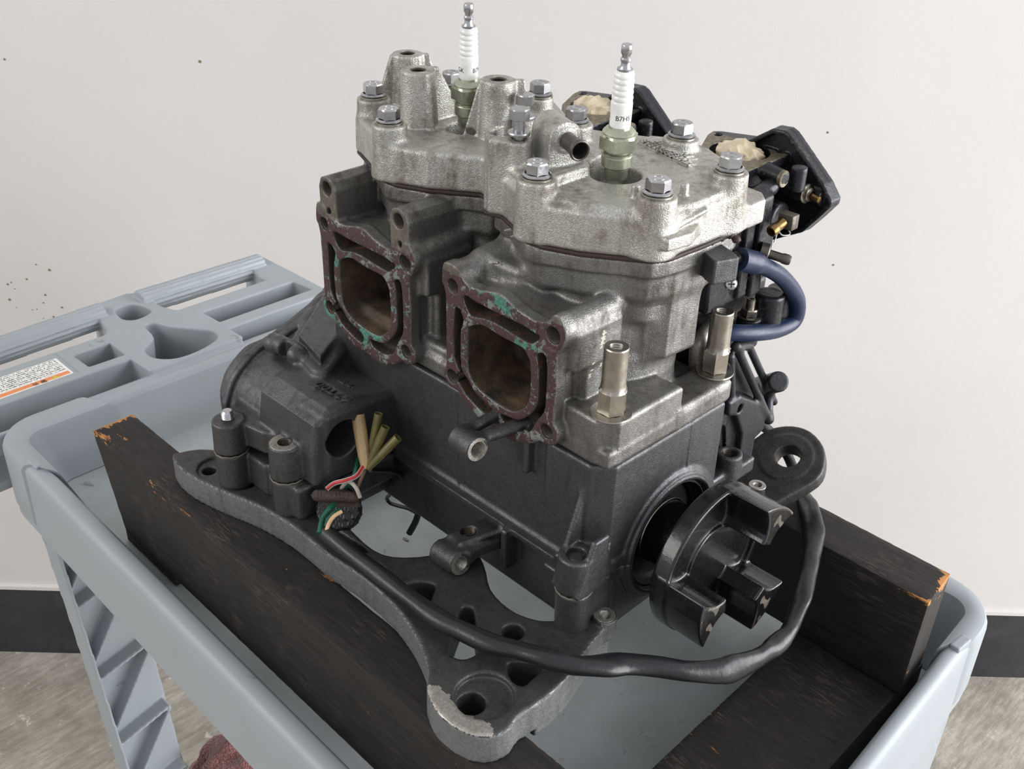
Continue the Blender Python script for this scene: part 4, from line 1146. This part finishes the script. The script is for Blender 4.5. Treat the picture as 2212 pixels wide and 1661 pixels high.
# raised slab and gusset
z_ = -386.0
sl = [tuple(E(*p, z=z_)[:2]) for p in ((645, 722), (692, 772), (742, 706), (790, 620), (720, 600))]
C.add(p_ext(sl, 'z', -412, -392.5, 3, 8), 6); C.add(p_ext(sl, 'z', -404, z_, 1.2), 1.0)
C.add(p_cap(E(655, 835, z=-407), E(745, 735, z=-392), 2, 9), 5)
# starter housing box, with its rounded mouth
C.add(p_ext([(-140, -432), (-136, -408), (-124, -399), (-104, -398), (-66, -407), (-60, -407), (-60, -480), (-120, -480), (-140, -470)], 'x', -200, -133, 4), 4)
C.add(p_ext([(-128, -404), (-66, -408), (-66, -470), (-128, -470)], 'x', -160, -131, 3, 1), 3)
mc = E(738, 950, x=-131)
C.cut(p_cyl((-170, mc[1] + 2, mc[2]), (-120, mc[1] + 2, mc[2]), 13.2, 14.2), 1.5)
kx, ky = E(643, 862, z=-412)[:2]
C.add(p_cyl((kx, ky, -440), (kx, ky, -412), 6, 5.4, .8), 2)
# flange and the two bosses
b1 = E(492, 905, z=-431)[:2]; b2 = E(615, 955, z=-429)[:2]
C.add(p_ext([(b1[0] - 2, b1[1] - 10), (b1[0] + 10, b1[1] + 6), (-186, -146), (-172, -138), (b2[0], b2[1] - 10), (b2[0] + 12, b2[1] + 4), (-135, -126), (-240, -120), (-232, -140)], 'z', -452, -433, 2), 2.5)
C.cut(p_ext([(-196, -172), (-176, -146), (-168, -142), (-162, -150), (-168, -172)], 'z', -470, -420, 2), 2)
for b, zt in ((b1, -431), (b2, -429)):
    C.add(p_cyl((b[0], b[1], -455.6), (b[0], b[1], zt), 12.4, 11.6, 1), 3)
C.cut(p_box((-300, -200, -600), (-100, 20, -456.2), .3), .3)
C.cut(p_cyl((b2[0], b2[1], -445), (b2[0], b2[1], -420), 5), .4)
C.cut(p_box((-216, -128, -404), (-206, -100, -380), 2), 2)
x, y = E(825, 872, z=-404)[:2]
put('flywheel_housing', C.mesh('flywheel_housing', M['case']), eng)
C = Cast((-292, -184, -512), (-118, 0, -452), 1.0)
C.add(p_ext([(-139, -457), (-139, -486), (-90, -508), (-20, -508), (-20, -457)], 'x', -262, -150, 3, -2), 2)
for b in (b1, b2): C.add(p_cyl((b[0], b[1], -504), (b[0], b[1], -457), 11.2, 12.2, 1), 3)
C.add(p_box((-232, -150, -486), (-140, -118, -458), 3), 3)
C.add(p_box((-150, -128, -480), (-130, -70, -458), 3), 3)
C.cut(p_box((-300, -200, -456.6), (-100, 20, -400), .3), .3)
C.cut(p_ext([(-200, -180), (-180, -148), (-170, -144), (-164, -152), (-170, -180)], 'z', -520, -440, 2), 2)
put('flywheel_housing_lower', C.mesh('flywheel_housing_lower', M['case']), eng)
mb = MB(); threads(mb, (b2[0], b2[1], -429.4), (0, 0, 1), 5, 12); mb.obj('threaded_bore', M['thread'], eng)
mb = MB(); mb.lathe([(5.2, .15), (10.4, .15), (10.8, -.4)], (b2[0], b2[1], -429), n=36); mb.obj('machined_ring', M['raw'], eng)
sx, sy2 = E(492, 900, z=-430)[:2]
mb = MB(); pr = []; h = 0
while h < 6: pr += [(4.6, h), (3.9, h + .7)]; h += 1.4
pr += [(3.2, h + .4), (0.01, h + .5)]; mb.lathe(pr, (sx, sy2, -432), n=24); mb.obj('stud', M['chrome'], eng)
def ontop(px, py):
    z = -400.0
    for _ in range(6):
        p = E(px, py, z=z); z = -398 - max(0, p[1] + 104) * .237
    return E(px, py, z=z + .1)
text_on('casting_number', '62T00', 13, ontop(722, 846), (-.98, -.1, .02), (.1, -.95, .23), eng, 'case', .6)
text_on('casting_mark', 'ヤマハ', 8, ontop(742, 824), (-.98, -.1, .02), (.1, -.95, .23), eng, 'case', .6)
# dried sealant squeezed out along the case joints
TAN = simple('dried_joint_sealant', lin(122, 114, 96), .6)
for (x, y, r_) in ((fx, fy, 11.7), (b1[0], b1[1], 12.3), (b2[0], b2[1], 12.3)):
    mb = MB(); n_ = 48; mb.tube([(x + (r_ + .12 * math.sin(k * 2.3)) * math.cos(2 * math.pi * k / n_), y + (r_ + .12 * math.sin(k * 2.3)) * math.sin(2 * math.pi * k / n_), -456.5 + .2 * math.sin(k * 1.7)) for k in range(n_ + 1)], .5, 6, caps=False)
    mb.obj('joint_sealant', TAN, eng)
mb = MB(); mb.tube([(65.9, -58 + k * 1.5, -456.4 + .3 * math.sin(k * 1.9)) for k in range(10)], .5, 6); mb.obj('joint_sealant', TAN, eng)
mb = MB(); mb.tube([(-188 + k * 3.0, -71.3, -456.6 + .25 * math.sin(k * 1.3)) for k in range(76)], .45, 6); mb.obj('joint_sealant', M['thread'], eng)
# debris inside the starter mouth
mb = MB(); mb.lathe([(0.01, 0), (13.6, 0)], (-168, mc[1] + 2, mc[2]), (1, 0, 0), 24); mb.obj('mouth_lining', M['rust'], eng)

# ------------------------------------------------------------------ mounting plate
ZP = -485.0
pe = lambda pts, z=ZP: [tuple(E(*p, z=z)[:2]) for p in pts]
OUT = pe([(372, 984), (385, 976), (430, 968), (480, 972), (560, 990), (660, 1060), (745, 1130), (800, 1180), (850, 1200), (935, 1196), (1010, 1170), (1045, 1215), (1060, 1270), (1100, 1312), (1150, 1334), (1195, 1338), (1300, 1330), (1318, 1345), (1290, 1372), (1250, 1425), (1228, 1458), (1180, 1505), (1120, 1545), (1100, 1572), (1060, 1590), (1010, 1584), (950, 1545), (922, 1490), (925, 1440), (900, 1375), (850, 1305), (780, 1243), (700, 1190), (640, 1140), (560, 1092), (470, 1055), (400, 1018)])
C = Cast((-300, -215, -540), (125, 240, -436), 1.1)
C.add(p_ext(smooth_poly(OUT, 3), 'z', -514, -498, 2.2), 1)
C.cut(p_box((-400, -260, -530), (200, -148, -507.2), .2), .3)
C.add(p_ext(smooth_poly(OUT, 3), 'z', -507.2, ZP, 2.2), .5)
for P in ([(705, 1142), (722, 1140), (790, 1184), (786, 1192), (740, 1186)], [(790, 1218), (812, 1216), (832, 1228), (824, 1240), (804, 1238)],
          [(872, 1264), (905, 1256), (938, 1262), (936, 1280), (922, 1304), (898, 1292)], [(993, 1318), (1010, 1310), (1024, 1322), (1031, 1398), (1026, 1412), (1000, 1422), (968, 1412), (966, 1400)],
          [(1084, 1358), (1098, 1348), (1122, 1350), (1132, 1366), (1118, 1380), (1090, 1376)], [(1096, 1434), (1120, 1428), (1172, 1440), (1150, 1464), (1128, 1480), (1104, 1466)]):
    C.cut(p_ext(smooth_poly(pe(P), 3), 'z', -530, -470, .8), 1.8)
hx, hy = E(1018, 1517, z=-488)[:2]; lx, ly = E(452, 1015, z=-487)[:2]
ca2 = E(1046, 1506, z=-487)[:2]
C.cut(p_cyl((ca2[0], ca2[1], -488.8), (ca2[0], ca2[1], -470), 17.5, 18.5), 1.5)
C.cut(p_cyl((hx, hy, -530), (hx, hy, -470), 8.6), .6)
C.cut(p_cyl((lx + 4, ly + 5, -487.6), (lx + 4, ly + 5, -470), 15, 16), 1.5); C.cut(p_cyl((lx, ly, -530), (lx, ly, -470), 5.2), .6)
# worn clearances where the housing bosses drop in
for b in (b1, b2): C.cut(p_cyl((b[0] + 1, b[1] + 4, -520), (b[0] + 1, b[1] + 4, -470), 13.8), 1.0)
# tapped ear by the foot column
ex, ey = E(1306, 1330, z=-482)[:2]
C.add(p_cyl((ex, ey, -497), (ex, ey, -481), 8.2, 8, 1), 2); C.add(p_box((fx - 4, ey - 8, -504), (ex + 2, ey + 6, -486), 2), 3)
C.cut(p_cyl((ex, ey, -494), (ex, ey, -470), 4.4), .5)
# right-hand mounting ear
EAR = pe([(1500, 1010), (1560, 980), (1610, 948), (1660, 925), (1710, 918), (1750, 930), (1778, 962), (1782, 1000), (1765, 1038), (1700, 1078), (1600, 1112), (1520, 1120)])
TA = math.radians(29); TN = np.array([0, -math.sin(TA), math.cos(TA)]); TV = np.array([0, math.cos(TA), math.sin(TA)]); G0 = E(1702, 986, z=-471.0)
def EP(px, py):
    r = FW + RT * (px - 1106.0) / F_PX - UP * (py - 830.5) / F_PX
    p = CAM + r * ((TN @ (G0 - CAM)) / (TN @ r)); return (p[0] - G0[0], (p - G0) @ TV)
EARP = smooth_poly([EP(*p) for p in [(1540, 1030), (1590, 975), (1630, 945), (1665, 924), (1710, 918), (1750, 930), (1778, 962), (1782, 1000), (1765, 1035), (1700, 1074), (1620, 1118), (1560, 1130)]], 3)
def tilt(poly, a, b, rd):
    def fn(X, Y, Z):
        u = X - G0[0]; v = (Y - G0[1]) * TV[1] + (Z - G0[2]) * TV[2]; w_ = (Y - G0[1]) * TN[1] + (Z - G0[2]) * TN[2]
        sh_ = np.broadcast(u, v).shape
        d2 = sd_poly(poly, np.broadcast_to(u, sh_), np.broadcast_to(v, sh_)) + rd; dz = abs(w_ - (a + b) / 2) - (b - a) / 2 + rd
        return np.minimum(np.maximum(d2, dz), 0) + _len2(np.maximum(d2, 0), np.maximum(dz, 0)) - rd
    return fn
eb = ((-10, 60, -540), (125, 225, -430))
C.add((tilt(EARP, -13, 0, 2.2), *eb), 1)
C.add(p_box((14, 130, -507.2), (58, 150, -488), 2), 3)
C.add((tilt([(21 * math.cos(t) - 1, 21 * math.sin(t) - 1) for t in np.linspace(0, 2 * math.pi, 30)[:-1]], -4, 1, .8), *eb), .6)
C.cut(p_cyl(G0 - TN * 40, G0 + TN * 20, 9.4), .8)
nx_, ny_ = E(1636, 1049, z=-479)[:2]
C.add(p_cyl((nx_, ny_, -495), (nx_, ny_, -478), 6.6, 6.2, .8), 2); C.cut(p_cyl((nx_, ny_, -490), (nx_, ny_, -470), 3.6), .4)
C.add(p_box((20, 40, -505), (66, 130, -492), 3), 4)
worn = pe([(918, 1478), (950, 1484), (985, 1520), (1030, 1545), (1062, 1568), (1066, 1600), (1000, 1600), (930, 1556), (905, 1500)])
def mfp(c, n):
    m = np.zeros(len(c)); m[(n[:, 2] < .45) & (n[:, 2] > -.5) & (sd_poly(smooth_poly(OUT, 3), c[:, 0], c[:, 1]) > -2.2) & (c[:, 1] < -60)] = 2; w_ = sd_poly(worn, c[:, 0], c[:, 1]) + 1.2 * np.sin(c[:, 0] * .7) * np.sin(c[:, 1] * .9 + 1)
    m[(w_ < 0) & (n[:, 2] > .6) & (c[:, 2] > -489.5)] = 1
    return m
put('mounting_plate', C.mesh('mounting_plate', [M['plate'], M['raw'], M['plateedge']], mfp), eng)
for (x, y, z, r) in ((ex, ey, -481.4, 4.3), (nx_, ny_, -478.4, 3.5)):
    mb = MB(); threads(mb, (x, y, z), (0, 0, 1), r, 8); mb.lathe([(r, .15), (r + 2.6, .15), (r + 3, -.4)], (x, y, z + .3), n=28); mb.obj('threaded_bore', M['raw'], eng)

# ------------------------------------------------------------------ carburettors on the intake side
FP = E2([(1513, 316), (1529, 289), (1540, 282), (1558, 282), (1639, 293), (1685, 313), (1705, 324), (1709, 331), (1697, 338), (1652, 353), (1623, 366), (1604, 376), (1560, 372), (1520, 345)], z=-240.0)
MC = np.mean([E(*p, z=-240.0) for p in ((1528, 321), (1660, 323), (1600, 297), (1606, 358))], axis=0)
MR = np.linalg.norm(E(1660, 323, z=-240.0) - E(1528, 321, z=-240.0)) / 2 * .98
AP = [tuple(E(*p, y=148.0)[[0, 2]]) for p in ((1560, 330), (1640, 292), (1674, 276), (1700, 281), (1711, 290), (1746, 341), (1784, 397), (1801, 434), (1798, 446), (1770, 472), (1737, 500), (1690, 512), (1655, 522), (1600, 470))]
def carb(dx, front):
    t = bpy.data.objects.new('carburetor', None); COL.objects.link(t); t.empty_display_size = .03
    t.parent = eng; t.matrix_parent_inverse = base_of(eng).inverted(); t.location = W((MC[0] + dx, MC[1], -300)); BASE[t.name] = Matrix.Translation(t.location)
    G = lambda x, y, z: (x + dx, y, z)
    fp = [(x + dx, y) for x, y in FP]
    C = Cast((dx - 50, 60, -330), (dx + 92, 172, -206), .85 if front else 1.2)
    C.add(p_ext(fp, 'z', -246.5, -240, 1.0), 1)
    C.add(p_cyl(G(MC[0], MC[1], -312), G(MC[0], MC[1], -243), MR + 2, MR + 4, 2), 4)
    C.cut(p_cyl(G(MC[0], MC[1], -290), G(MC[0], MC[1], -230), MR - 1.5, MR, .5), .8)
    for q in ((1551, 290), (1688, 327)):
        x, y = E(*q, z=-240)[:2]; C.add(p_cyl(G(x, y, -258), G(x, y, -243), 5, 5.4, 1), 3); C.cut(p_cyl(G(x, y, -262), G(x, y, -230), 2.9), .4)
    C.add(p_ext([(x + dx, z) for x, z in AP], 'y', 152, 157, 1), 1)
    rim = [(x + dx, z) for x, z in AP]
    def rimf(X, Y, Z):
        d = sd_poly(rim, X, Z); return np.maximum(np.maximum(d, -d - 3.2), abs(Y - 151) - 6) 
    C.add((rimf, (dx - 50, 144, -310), (dx + 92, 158, -206)), 1)
    c1 = E(1728, 360, x=44); C.add(p_cyl(G(44, c1[1], c1[2] - 16), G(44, c1[1], c1[2]), 5.6, 5.2, .8), 2)
    c2 = E(1725, 412, x=40); C.add(p_cyl(G(20, c2[1], c2[2]), G(46, c2[1], c2[2]), 6, 6, 1), 2)
    c3 = E(1775, 428, x=52); C.add(p_cyl(G(24, c3[1] - 1, c3[2]), G(53, c3[1], c3[2]), 5.2, 5.6, .8), 3)
    c4 = E(1688, 385, x=40); C.add(p_cyl(G(26, c4[1] + 3, c4[2]), G(42, c4[1], c4[2]), 6.6, 5.4, .8), 3)
    c5 = E(1680, 470, x=36); C.add(p_cyl(G(0, c5[1], c5[2]), G(38, c5[1], c5[2]), 11, 11, 2), 4)
    C.add(p_box(G(-20, 84, -322), G(30, 140, -280), 4), 4)
    def mf(c, n):
        m = np.zeros(len(c)); m[(abs(c[:, 2] + 240.3) < .9) & (n[:, 2] > .7) & (sd_poly(fp, c[:, 0], c[:, 1]) < .5) & (c[:, 1] < 150)] = 1; return m
    put('carburetor_body', C.mesh('carburetor_body', [M['carb'], M['carbface']], mf), t)
    # choke and throttle fittings
    mb = MB(); mb.lathe([(3.2, .2), (5.4, .4), (5.6, 0), (5.6, -2)], G(42, c4[1], c4[2]), (1, 0, 0), 28); mb.obj('worn_port_ring', M['carbface'], t)
    mb = MB(); mb.lathe([(0.01, 1.2), (4.6, 1.0), (5.6, .2), (5.6, -.8)], G(53.2, c3[1], c3[2]), (1, .0, .1), 28); mb.obj('end_plug', M['boltgrey'], t)
    if not front: return t
    mb = MB(); mb.lathe([(2, 0), (6.6, 0), (6.6, 1.2), (4.6, 1.4), (4.6, 3.4), (3.0, 3.6), (3.0, 5)], G(46, c2[1], c2[2]), (1, -.15, 0), 28)
    mb.obj('spring_seat', M['washer'], t)
    mb = MB(); n = 26; pr = []
    mb.lathe([(2.2, 4), (2.2, 11), (1.8, 11.4), (0.01, 11.5)], G(46, c2[1], c2[2]), (1, -.15, -.1), 10); mb.obj('idle_screw', M['brass'], t)
    a, b = E(1692, 480, y=106), E(1665, 501, y=94); L = np.linalg.norm(b - a); L = float(L)
    mb = MB(); mb.lathe([(3.2, 0), (3.2, L * .55), (3.8, L * .62), (3.9, L * .9), (3.5, L), (2.4, L), (2.3, L * .5), (0.01, L * .5)], a, b - a, 28); mb.obj('fuel_nipple', M['brass'], t)
    mb = MB(); mb.box(a - (5, -1, 5), a + (6, 9, 5)); mb.obj('nipple_block', M['rawdark'], t, bevel=.8)
    a, b = E(1660, 548, x=52), E(1707, 563, x=64)
    L = np.linalg.norm(b - a)
    mb = MB(); mb.lathe([(0.01, -6), (6.2, -6), (6.4, -1), (5.8, -.2), (3.0, 0), (3.0, L - 6), (3.5, L - 4.6), (3.5, L - 1.6), (2.9, L), (2.0, L), (1.9, L - 5), (0.01, L - 5)], a, b - a, 28); mb.obj('pulse_nipple', M['tube'], t)
    mb = MB(); mb.tube(spline([E(1680, 498, x=46), E(1676, 512, x=46), E(1672, 524, x=46)], 5), .5, 8); mb.tube(spline([E(1702, 492, x=46), E(1706, 506, x=46), E(1690, 508, x=46), E(1682, 500, x=46)], 5), .5, 8)
    o = mb.obj('wire_clip', M['boltgrey'], t)
    return t
carb(0, True); carb(-128, False)

# rags stuffed in the carburettor mouths
def rag(cx, cy_, label, seed, sx, sy_, rot):
    bm = bmesh.new(); bmesh.ops.create_icosphere(bm, subdivisions=6, radius=1.0); off = Vector((seed * 3.7, seed, 2))
    for v in bm.verts:
        p = v.co.copy(); q = p * 1.7 + off
        rd = 1 - abs(mn.noise(q)) * .36 - abs(mn.noise(q * 1.9 + off)) * .16 + mn.noise(q * 5) * .025
        p *= rd
        x, y = p.x * sx, p.y * sy_
        v.co = Vector(((cx + x * math.cos(rot) - y * math.sin(rot)) * S, (cy_ + x * math.sin(rot) + y * math.cos(rot)) * S, (-249 + ZF + p.z * 17) * S))
    me = bpy.data.meshes.new('rag'); bm.to_mesh(me); bm.free(); me.shade_smooth()
    return tag(put('rag', me, None, M['rag']), label, 'rag', None)
rag(MC[0] - 1, MC[1], 'cream crumpled rag stuffed in the front carburetor mouth beside the right head bolts', 1, MR * .98, MR * .9, .2)
rag(MC[0] - 131, MC[1] - 1, 'cream crumpled rag in the rear carburetor mouth, seen behind the front spark plug', 2, MR * 1.0, MR * .94, 1.1)

# reed block / intake manifold: stacked black plates between cylinders and carburettors
C = Cast((-196, 44, -372), (62, 170, -246), 1.1)
C.add(p_box((-190, 52, -322), (40, 84, -262), 3), 2)
C.add(p_box((-188, 80, -318), (44, 90, -250), 1.5), 1)
C.add(p_box((-188, 92, -320), (46, 104, -250), 1.5), 1)
C.add(p_box((-190, 60, -352), (26, 146, -326), 4), 2)
C.add(p_cap((36, 92, -254), (36, 112, -250), 6), 4)
C.add(p_cyl((46, 118, -352), (46, 118, -324), 10, 10, 2), 5); C.add(p_cyl((44, 134, -352), (44, 134, -326), 9, 9, 2), 5)
s0 = E(1617, 690, x=40)
C.add(p_cyl((40, s0[1], s0[2] - 18), (40, s0[1], s0[2] + 2), 8.4, 8.0, 1), 3)
C.add(p_box((-180, 60, -372), (30, 120, -350), 6), 4)
put('intake_manifold', C.mesh('intake_manifold', M['carb']), eng)
q = (40, s0[1], s0[2] + 2)
mb = MB(); mb.lathe([(0.01, .2), (8.0, .2), (8.2, 1.4), (6.4, 2)], q, n=32); mb.hexa(q, 6.3, 1.4, 7.2, ph=.3); mb.lathe([(3.2, 7), (3.2, 13.2), (2.6, 13.8), (1.8, 13.8), (1.7, 12), (0.01, 12)], q, n=24)
mb.obj('manifold_nut', M['steel'], eng)
a = E(1577, 612, x=52)
mb = MB(); mb.lathe([(2, -8), (2, 0), (4.2, 0), (4.3, 1.6), (3.4, 3.0), (1.8, 3.6), (0.01, 3.7)], a, (.72, -.62, .3), 28); sc = mb.obj('panhead_screw', M['chrome'], eng)
mb = MB()
u, v, w_ = frame((.72, -.62, .3))
for d in (u, v):
    mb.tube([a + w_ * 3.65 - d * 2.2, a + w_ * 3.65 + d * 2.2], .5, 6)
mb.obj('cross_slot', M['blackdull'], sc)

# blue hose
hp = [E(1597, 560, x=50), E(1620, 565, x=52), E(1650, 575, x=55), E(1690, 600, x=56), (E(1721, 645, x=56)), E(1716, 690, x=55), E(1680, 712, x=54), E(1630, 719, x=53), E(1570, 720, x=44), E(1532, 738, x=32), E(1520, 790, x=30)]
P = spline(hp, 10); R = [7.6 if i < 14 else (7.6 - (i - 14) * .33 if i < 20 else 5.7) for i in range(len(P))]
mb = MB(); mb.tube(P, R, 22); mb.obj('blue_hose', M['hose'], eng)
mb = MB(); mb.tube([E(1586, 556, x=49), E(1600, 561, x=50)], 4, 14); mb.obj('hose_spigot', M['black'], eng)

# A-shaped bracket at the right rear
ex_ = lambda x, y, xx=50: E(x, y, x=xx)
C = Cast((20, 40, -462), (78, 172, -326), .9)
def bar(p, q, r, k=2): C.add(p_cap(p, q, r), k)
bar(ex_(1592, 752, 50), ex_(1660, 905, 52), 3.0); bar(ex_(1618, 748, 46), ex_(1672, 868, 46), 2.8)
bar(ex_(1578, 770), ex_(1580, 880), 3); bar(ex_(1590, 748), ex_(1616, 746, 46), 3.4, 3)
bar(ex_(1660, 905, 52), ex_(1660, 860, 46), 3.4, 4)
pl = [tuple(E(*p, x=46)[[1, 2]]) for p in ((1585, 760), (1600, 760), (1650, 870), (1646, 880), (1585, 868))]
C.add(p_ext(pl, 'x', 40, 44, 1), 2)
pl = [tuple(E(*p, x=52)[[1, 2]]) for p in ((1572, 868), (1598, 852), (1640, 868), (1652, 885), (1648, 925), (1628, 945), (1612, 1030), (1568, 1032), (1566, 930))]
C.add(p_ext(pl, 'x', 34, 54, 2.5), 3)
h_ = E(1599, 883, x=54)
C.cut(p_cyl((60, h_[1], h_[2]), (40, h_[1], h_[2]), 3.2), .6)
pl = [tuple(E(*p, x=54)[[1, 2]]) for p in ((1574, 900), (1592, 900), (1604, 940), (1592, 1024), (1574, 1024))]
C.cut(p_ext(pl, 'x', 48, 60, 2), 2)
C.add(p_cyl(ex_(1640, 835, 30), ex_(1683, 824, 58), 7.6, 7.6, 1.5), 3)
put('support_bracket', C.mesh('support_bracket', M['bracket']), eng)
C = Cast((10, 36, -470), (64, 110, -360), 1.2); C.add(p_box((14, 46, -462), (50, 84, -368), 4), 1)
put('reed_housing', C.mesh('reed_housing', M['carb']), eng)
mb = MB(); mb.tube(spline([E(1625, 880, x=20), E(1645, 915, x=22), E(1680, 950, x=26), (E(1712, 1010, z=-512)), (E(1716, 1080, z=-518))], 8), 4.2, 14); mb.obj('rear_cable', M['blackdull'], eng)

# ------------------------------------------------------------------ wiring
hz = [(700, 1152, -476), (745, 1187, -476), (800, 1228, -475), (850, 1266, -475), (900, 1302, -474), (950, 1338, -474), (1000, 1364, -474), (1060, 1390, -474), (1120, 1404, -473), (1180, 1422, -472), (1240, 1437, -474), (1300, 1438, -478), (1350, 1434, -482), (1420, 1440, -486), (1490, 1450, -490), (1560, 1449, -494), (1620, 1430, -497), (1665, 1402, -498), (1700, 1368, -499), (1722, 1320, -499), (1738, 1270, -499), (1752, 1210, -499), (1758, 1160, -499.5), (1752, 1115, -501), (1738, 1082, -508), (1726, 1062, -516)]
P = spline([E(x, y, z=z) for x, y, z in hz], 14); N = len(P)
R = []; SQ = []; RL = []
r = random.Random(8)
for i in range(N):
    t = i / N
    R.append(6.3 + .35 * math.sin(i * .21) + .25 * math.sin(i * .083 + 1)); SQ.append(1.0 + (.25 if t < .4 else .75) * (1 + math.sin(i * .12 + 1)) * .5 + (.3 * max(0, math.sin(i * .33)) if t > .6 else 0)); RL.append(.5 * math.sin(i * .03) + i * .012)
R[0] = 4.6
mb = MB(); mb.tube(P, R, 26, sq=SQ, roll=RL); o = mb.obj('wire_sheath', M['rubber'], eng, auto=1.2)
def wire(pts, r, m, name='wire', n=8, lab=None):
    mb = MB(); mb.tube(spline(pts, n), r, 12); o = mb.obj(name, M[m], eng)
    if lab: o['label'] = lab
    return o
wire([E(690, 1152, z=-472), E(697, 1120, z=-468), E(712, 1098, z=-464), E(722, 1090, z=-466)], 1.9, 'green', lab='green wire')
wire([E(700, 1152, z=-473), E(708, 1125, z=-468), E(722, 1108, z=-465), E(736, 1102, z=-466)], 1.3, 'green', lab='green wire')
wire([E(704, 1150, z=-471), E(711, 1130, z=-466), E(722, 1115, z=-463), E(738, 1105, z=-462)], 1.4, 'wirepeach', lab='peach wire')
X0 = -112
w1 = [E(706, 1056, z=-456), E(722, 1044, z=-452), E(745, 1038, z=-448), E(770, 1028, z=-446), E(786, 1006, z=-444)]
wire(w1, 1.7, 'wirewhite', lab='white wire with a red stripe')
wire([p + np.array([.9, -.9, .9]) for p in w1], 1.0, 'red', 'wire_stripe')
wire([E(738, 1054, z=-462), E(752, 1040, z=-452), E(768, 1052, z=-454), E(778, 1074, z=-462)], 1.5, 'wirewhite', lab='pale grey wire')
wire([E(745, 1054, z=-462), E(760, 1040, z=-456), E(770, 1008, z=-448), E(774, 985, z=-446)], 1.6, 'green', lab='green wire')
wire([E(770, 1058, z=-458), E(780, 1035, z=-452), E(790, 1012, z=-446)], 1.3, 'brownwire', lab='brown wire')
def sleeve_c(p0, p1, r0, r1, mat, name='bullet_connector'):
    L = np.linalg.norm(p1 - p0)
    mb = MB(); mb.lathe([(0.01, 3), (r0 * .82, 3), (r0 * .84, 0), (r0, -.0), (r0 * 1.02, L * .3), (r1 * 1.3, L * .75), (r1, L), (0.01, L)], p0, p1 - p0, 26); o = mb.obj(name, M[mat], eng)
    mb = MB(); mb.lathe([(0.01, L * .3), (r0 * .5, L * .32), (r0 * .55, L * .5), (r0 * .5, L * .7), (r1 * .8, L * .95)], p0, p1 - p0, 16); mb.obj('brass_terminal', M['brass'], o)
    return o
o = sleeve_c(E(773, 896, z=-414), E(791, 1012, z=-446), 4.7, 3.4, 'amber'); o['label'] = 'amber sleeved connector'
for a, b, r0 in (((818, 893, -408), (800, 985, -440), 2.9), ((833, 922, -414), (797, 1003, -443), 3.1), ((860, 945, -420), (795, 1012, -445), 3.2)):
    o = sleeve_c(E(a[0], a[1], z=a[2]), E(b[0], b[1], z=b[2]), r0, 2.2, 'olive'); o['label'] = 'olive sleeved connector'
# torn rubber grommet
gc = E(730, 1100, z=-474); ga = np.array([.46, -.62, .63]); ga /= np.linalg.norm(ga)
C = Cast(gc - 26, gc + 26, .8)
C.add(p_cyl(gc - ga * 7, gc + ga * 1, 16.5, 15.5, 2), 1)
gt = E(727, 1072, z=-464)
d_ = np.array([.72, .69, -.02])
C.add(p_cap(gt - d_ * 13, gt + d_ * 13, 4.2, 3.8), 2)
def nzf(X, Y, Z): return (np.sin(X * 1.3 + Y * .8) * np.sin(Y * 1.7 - Z) * np.sin(Z * 1.5 + X * .4)) * .9
C.d += nzf(C.ax[0][:, None, None], C.ax[1][None, :, None], C.ax[2][None, None, :]).astype(np.float32)
def mfg(c, n): return (_len2(np.cross(c - gt, d_)[:, 0], np.cross(c - gt, d_)[:, 2]) < 5.5) * 1.0
put('torn_grommet', C.mesh('torn_grommet', [M['boot'], M['boottorn']], mfg), eng)
for s_ in (-1, 1):
    p = gt + d_ * 13.5 * s_; mb = MB(); mb.add([p + (0, 0, 2.5), p + (0, 0, -2.5), p + d_ * 5 * s_ + (1, -1, .6), p + np.array([1.5, -1.5, 0])], [(0, 1, 2), (0, 2, 3), (1, 3, 2), (0, 3, 1)]); mb.obj('torn_flap', M['boottorn'], eng)
# ground lead with ring terminal hanging down over the tray
gl = wire([E(800, 1015, z=-450), E(850, 1018, z=-470), E(880, 1040, z=-500), E(896, 1075, z=-540), E(905, 1105, z=-580)], 1.7, 'blackdull', 'ground_lead')
wire([E(905, 1105, z=-580), E(897, 1128, z=-592), E(884, 1152, z=-604)], 2.9, 'blackdull', 'ground_lead')
a = E(877, 1166, z=-610)
mb = MB(); mb.tube([a + np.array([3.6 * math.cos(t) * .75, 3.6 * math.sin(t) * .75, 0]) + np.array([.7, -.7, 0]) * 2.5 * math.sin(t) for t in np.linspace(0, 2 * math.pi, 20)], .8, 8, caps=False); mb.obj('ring_terminal', M['steel'], eng)
wire([E(842, 1068, z=-560), E(836, 1076, z=-560), E(842, 1086, z=-562), E(858, 1092, z=-566), E(880, 1098, z=-572), E(900, 1108, z=-580)], 1.6, 'blackdull', 'ground_lead')
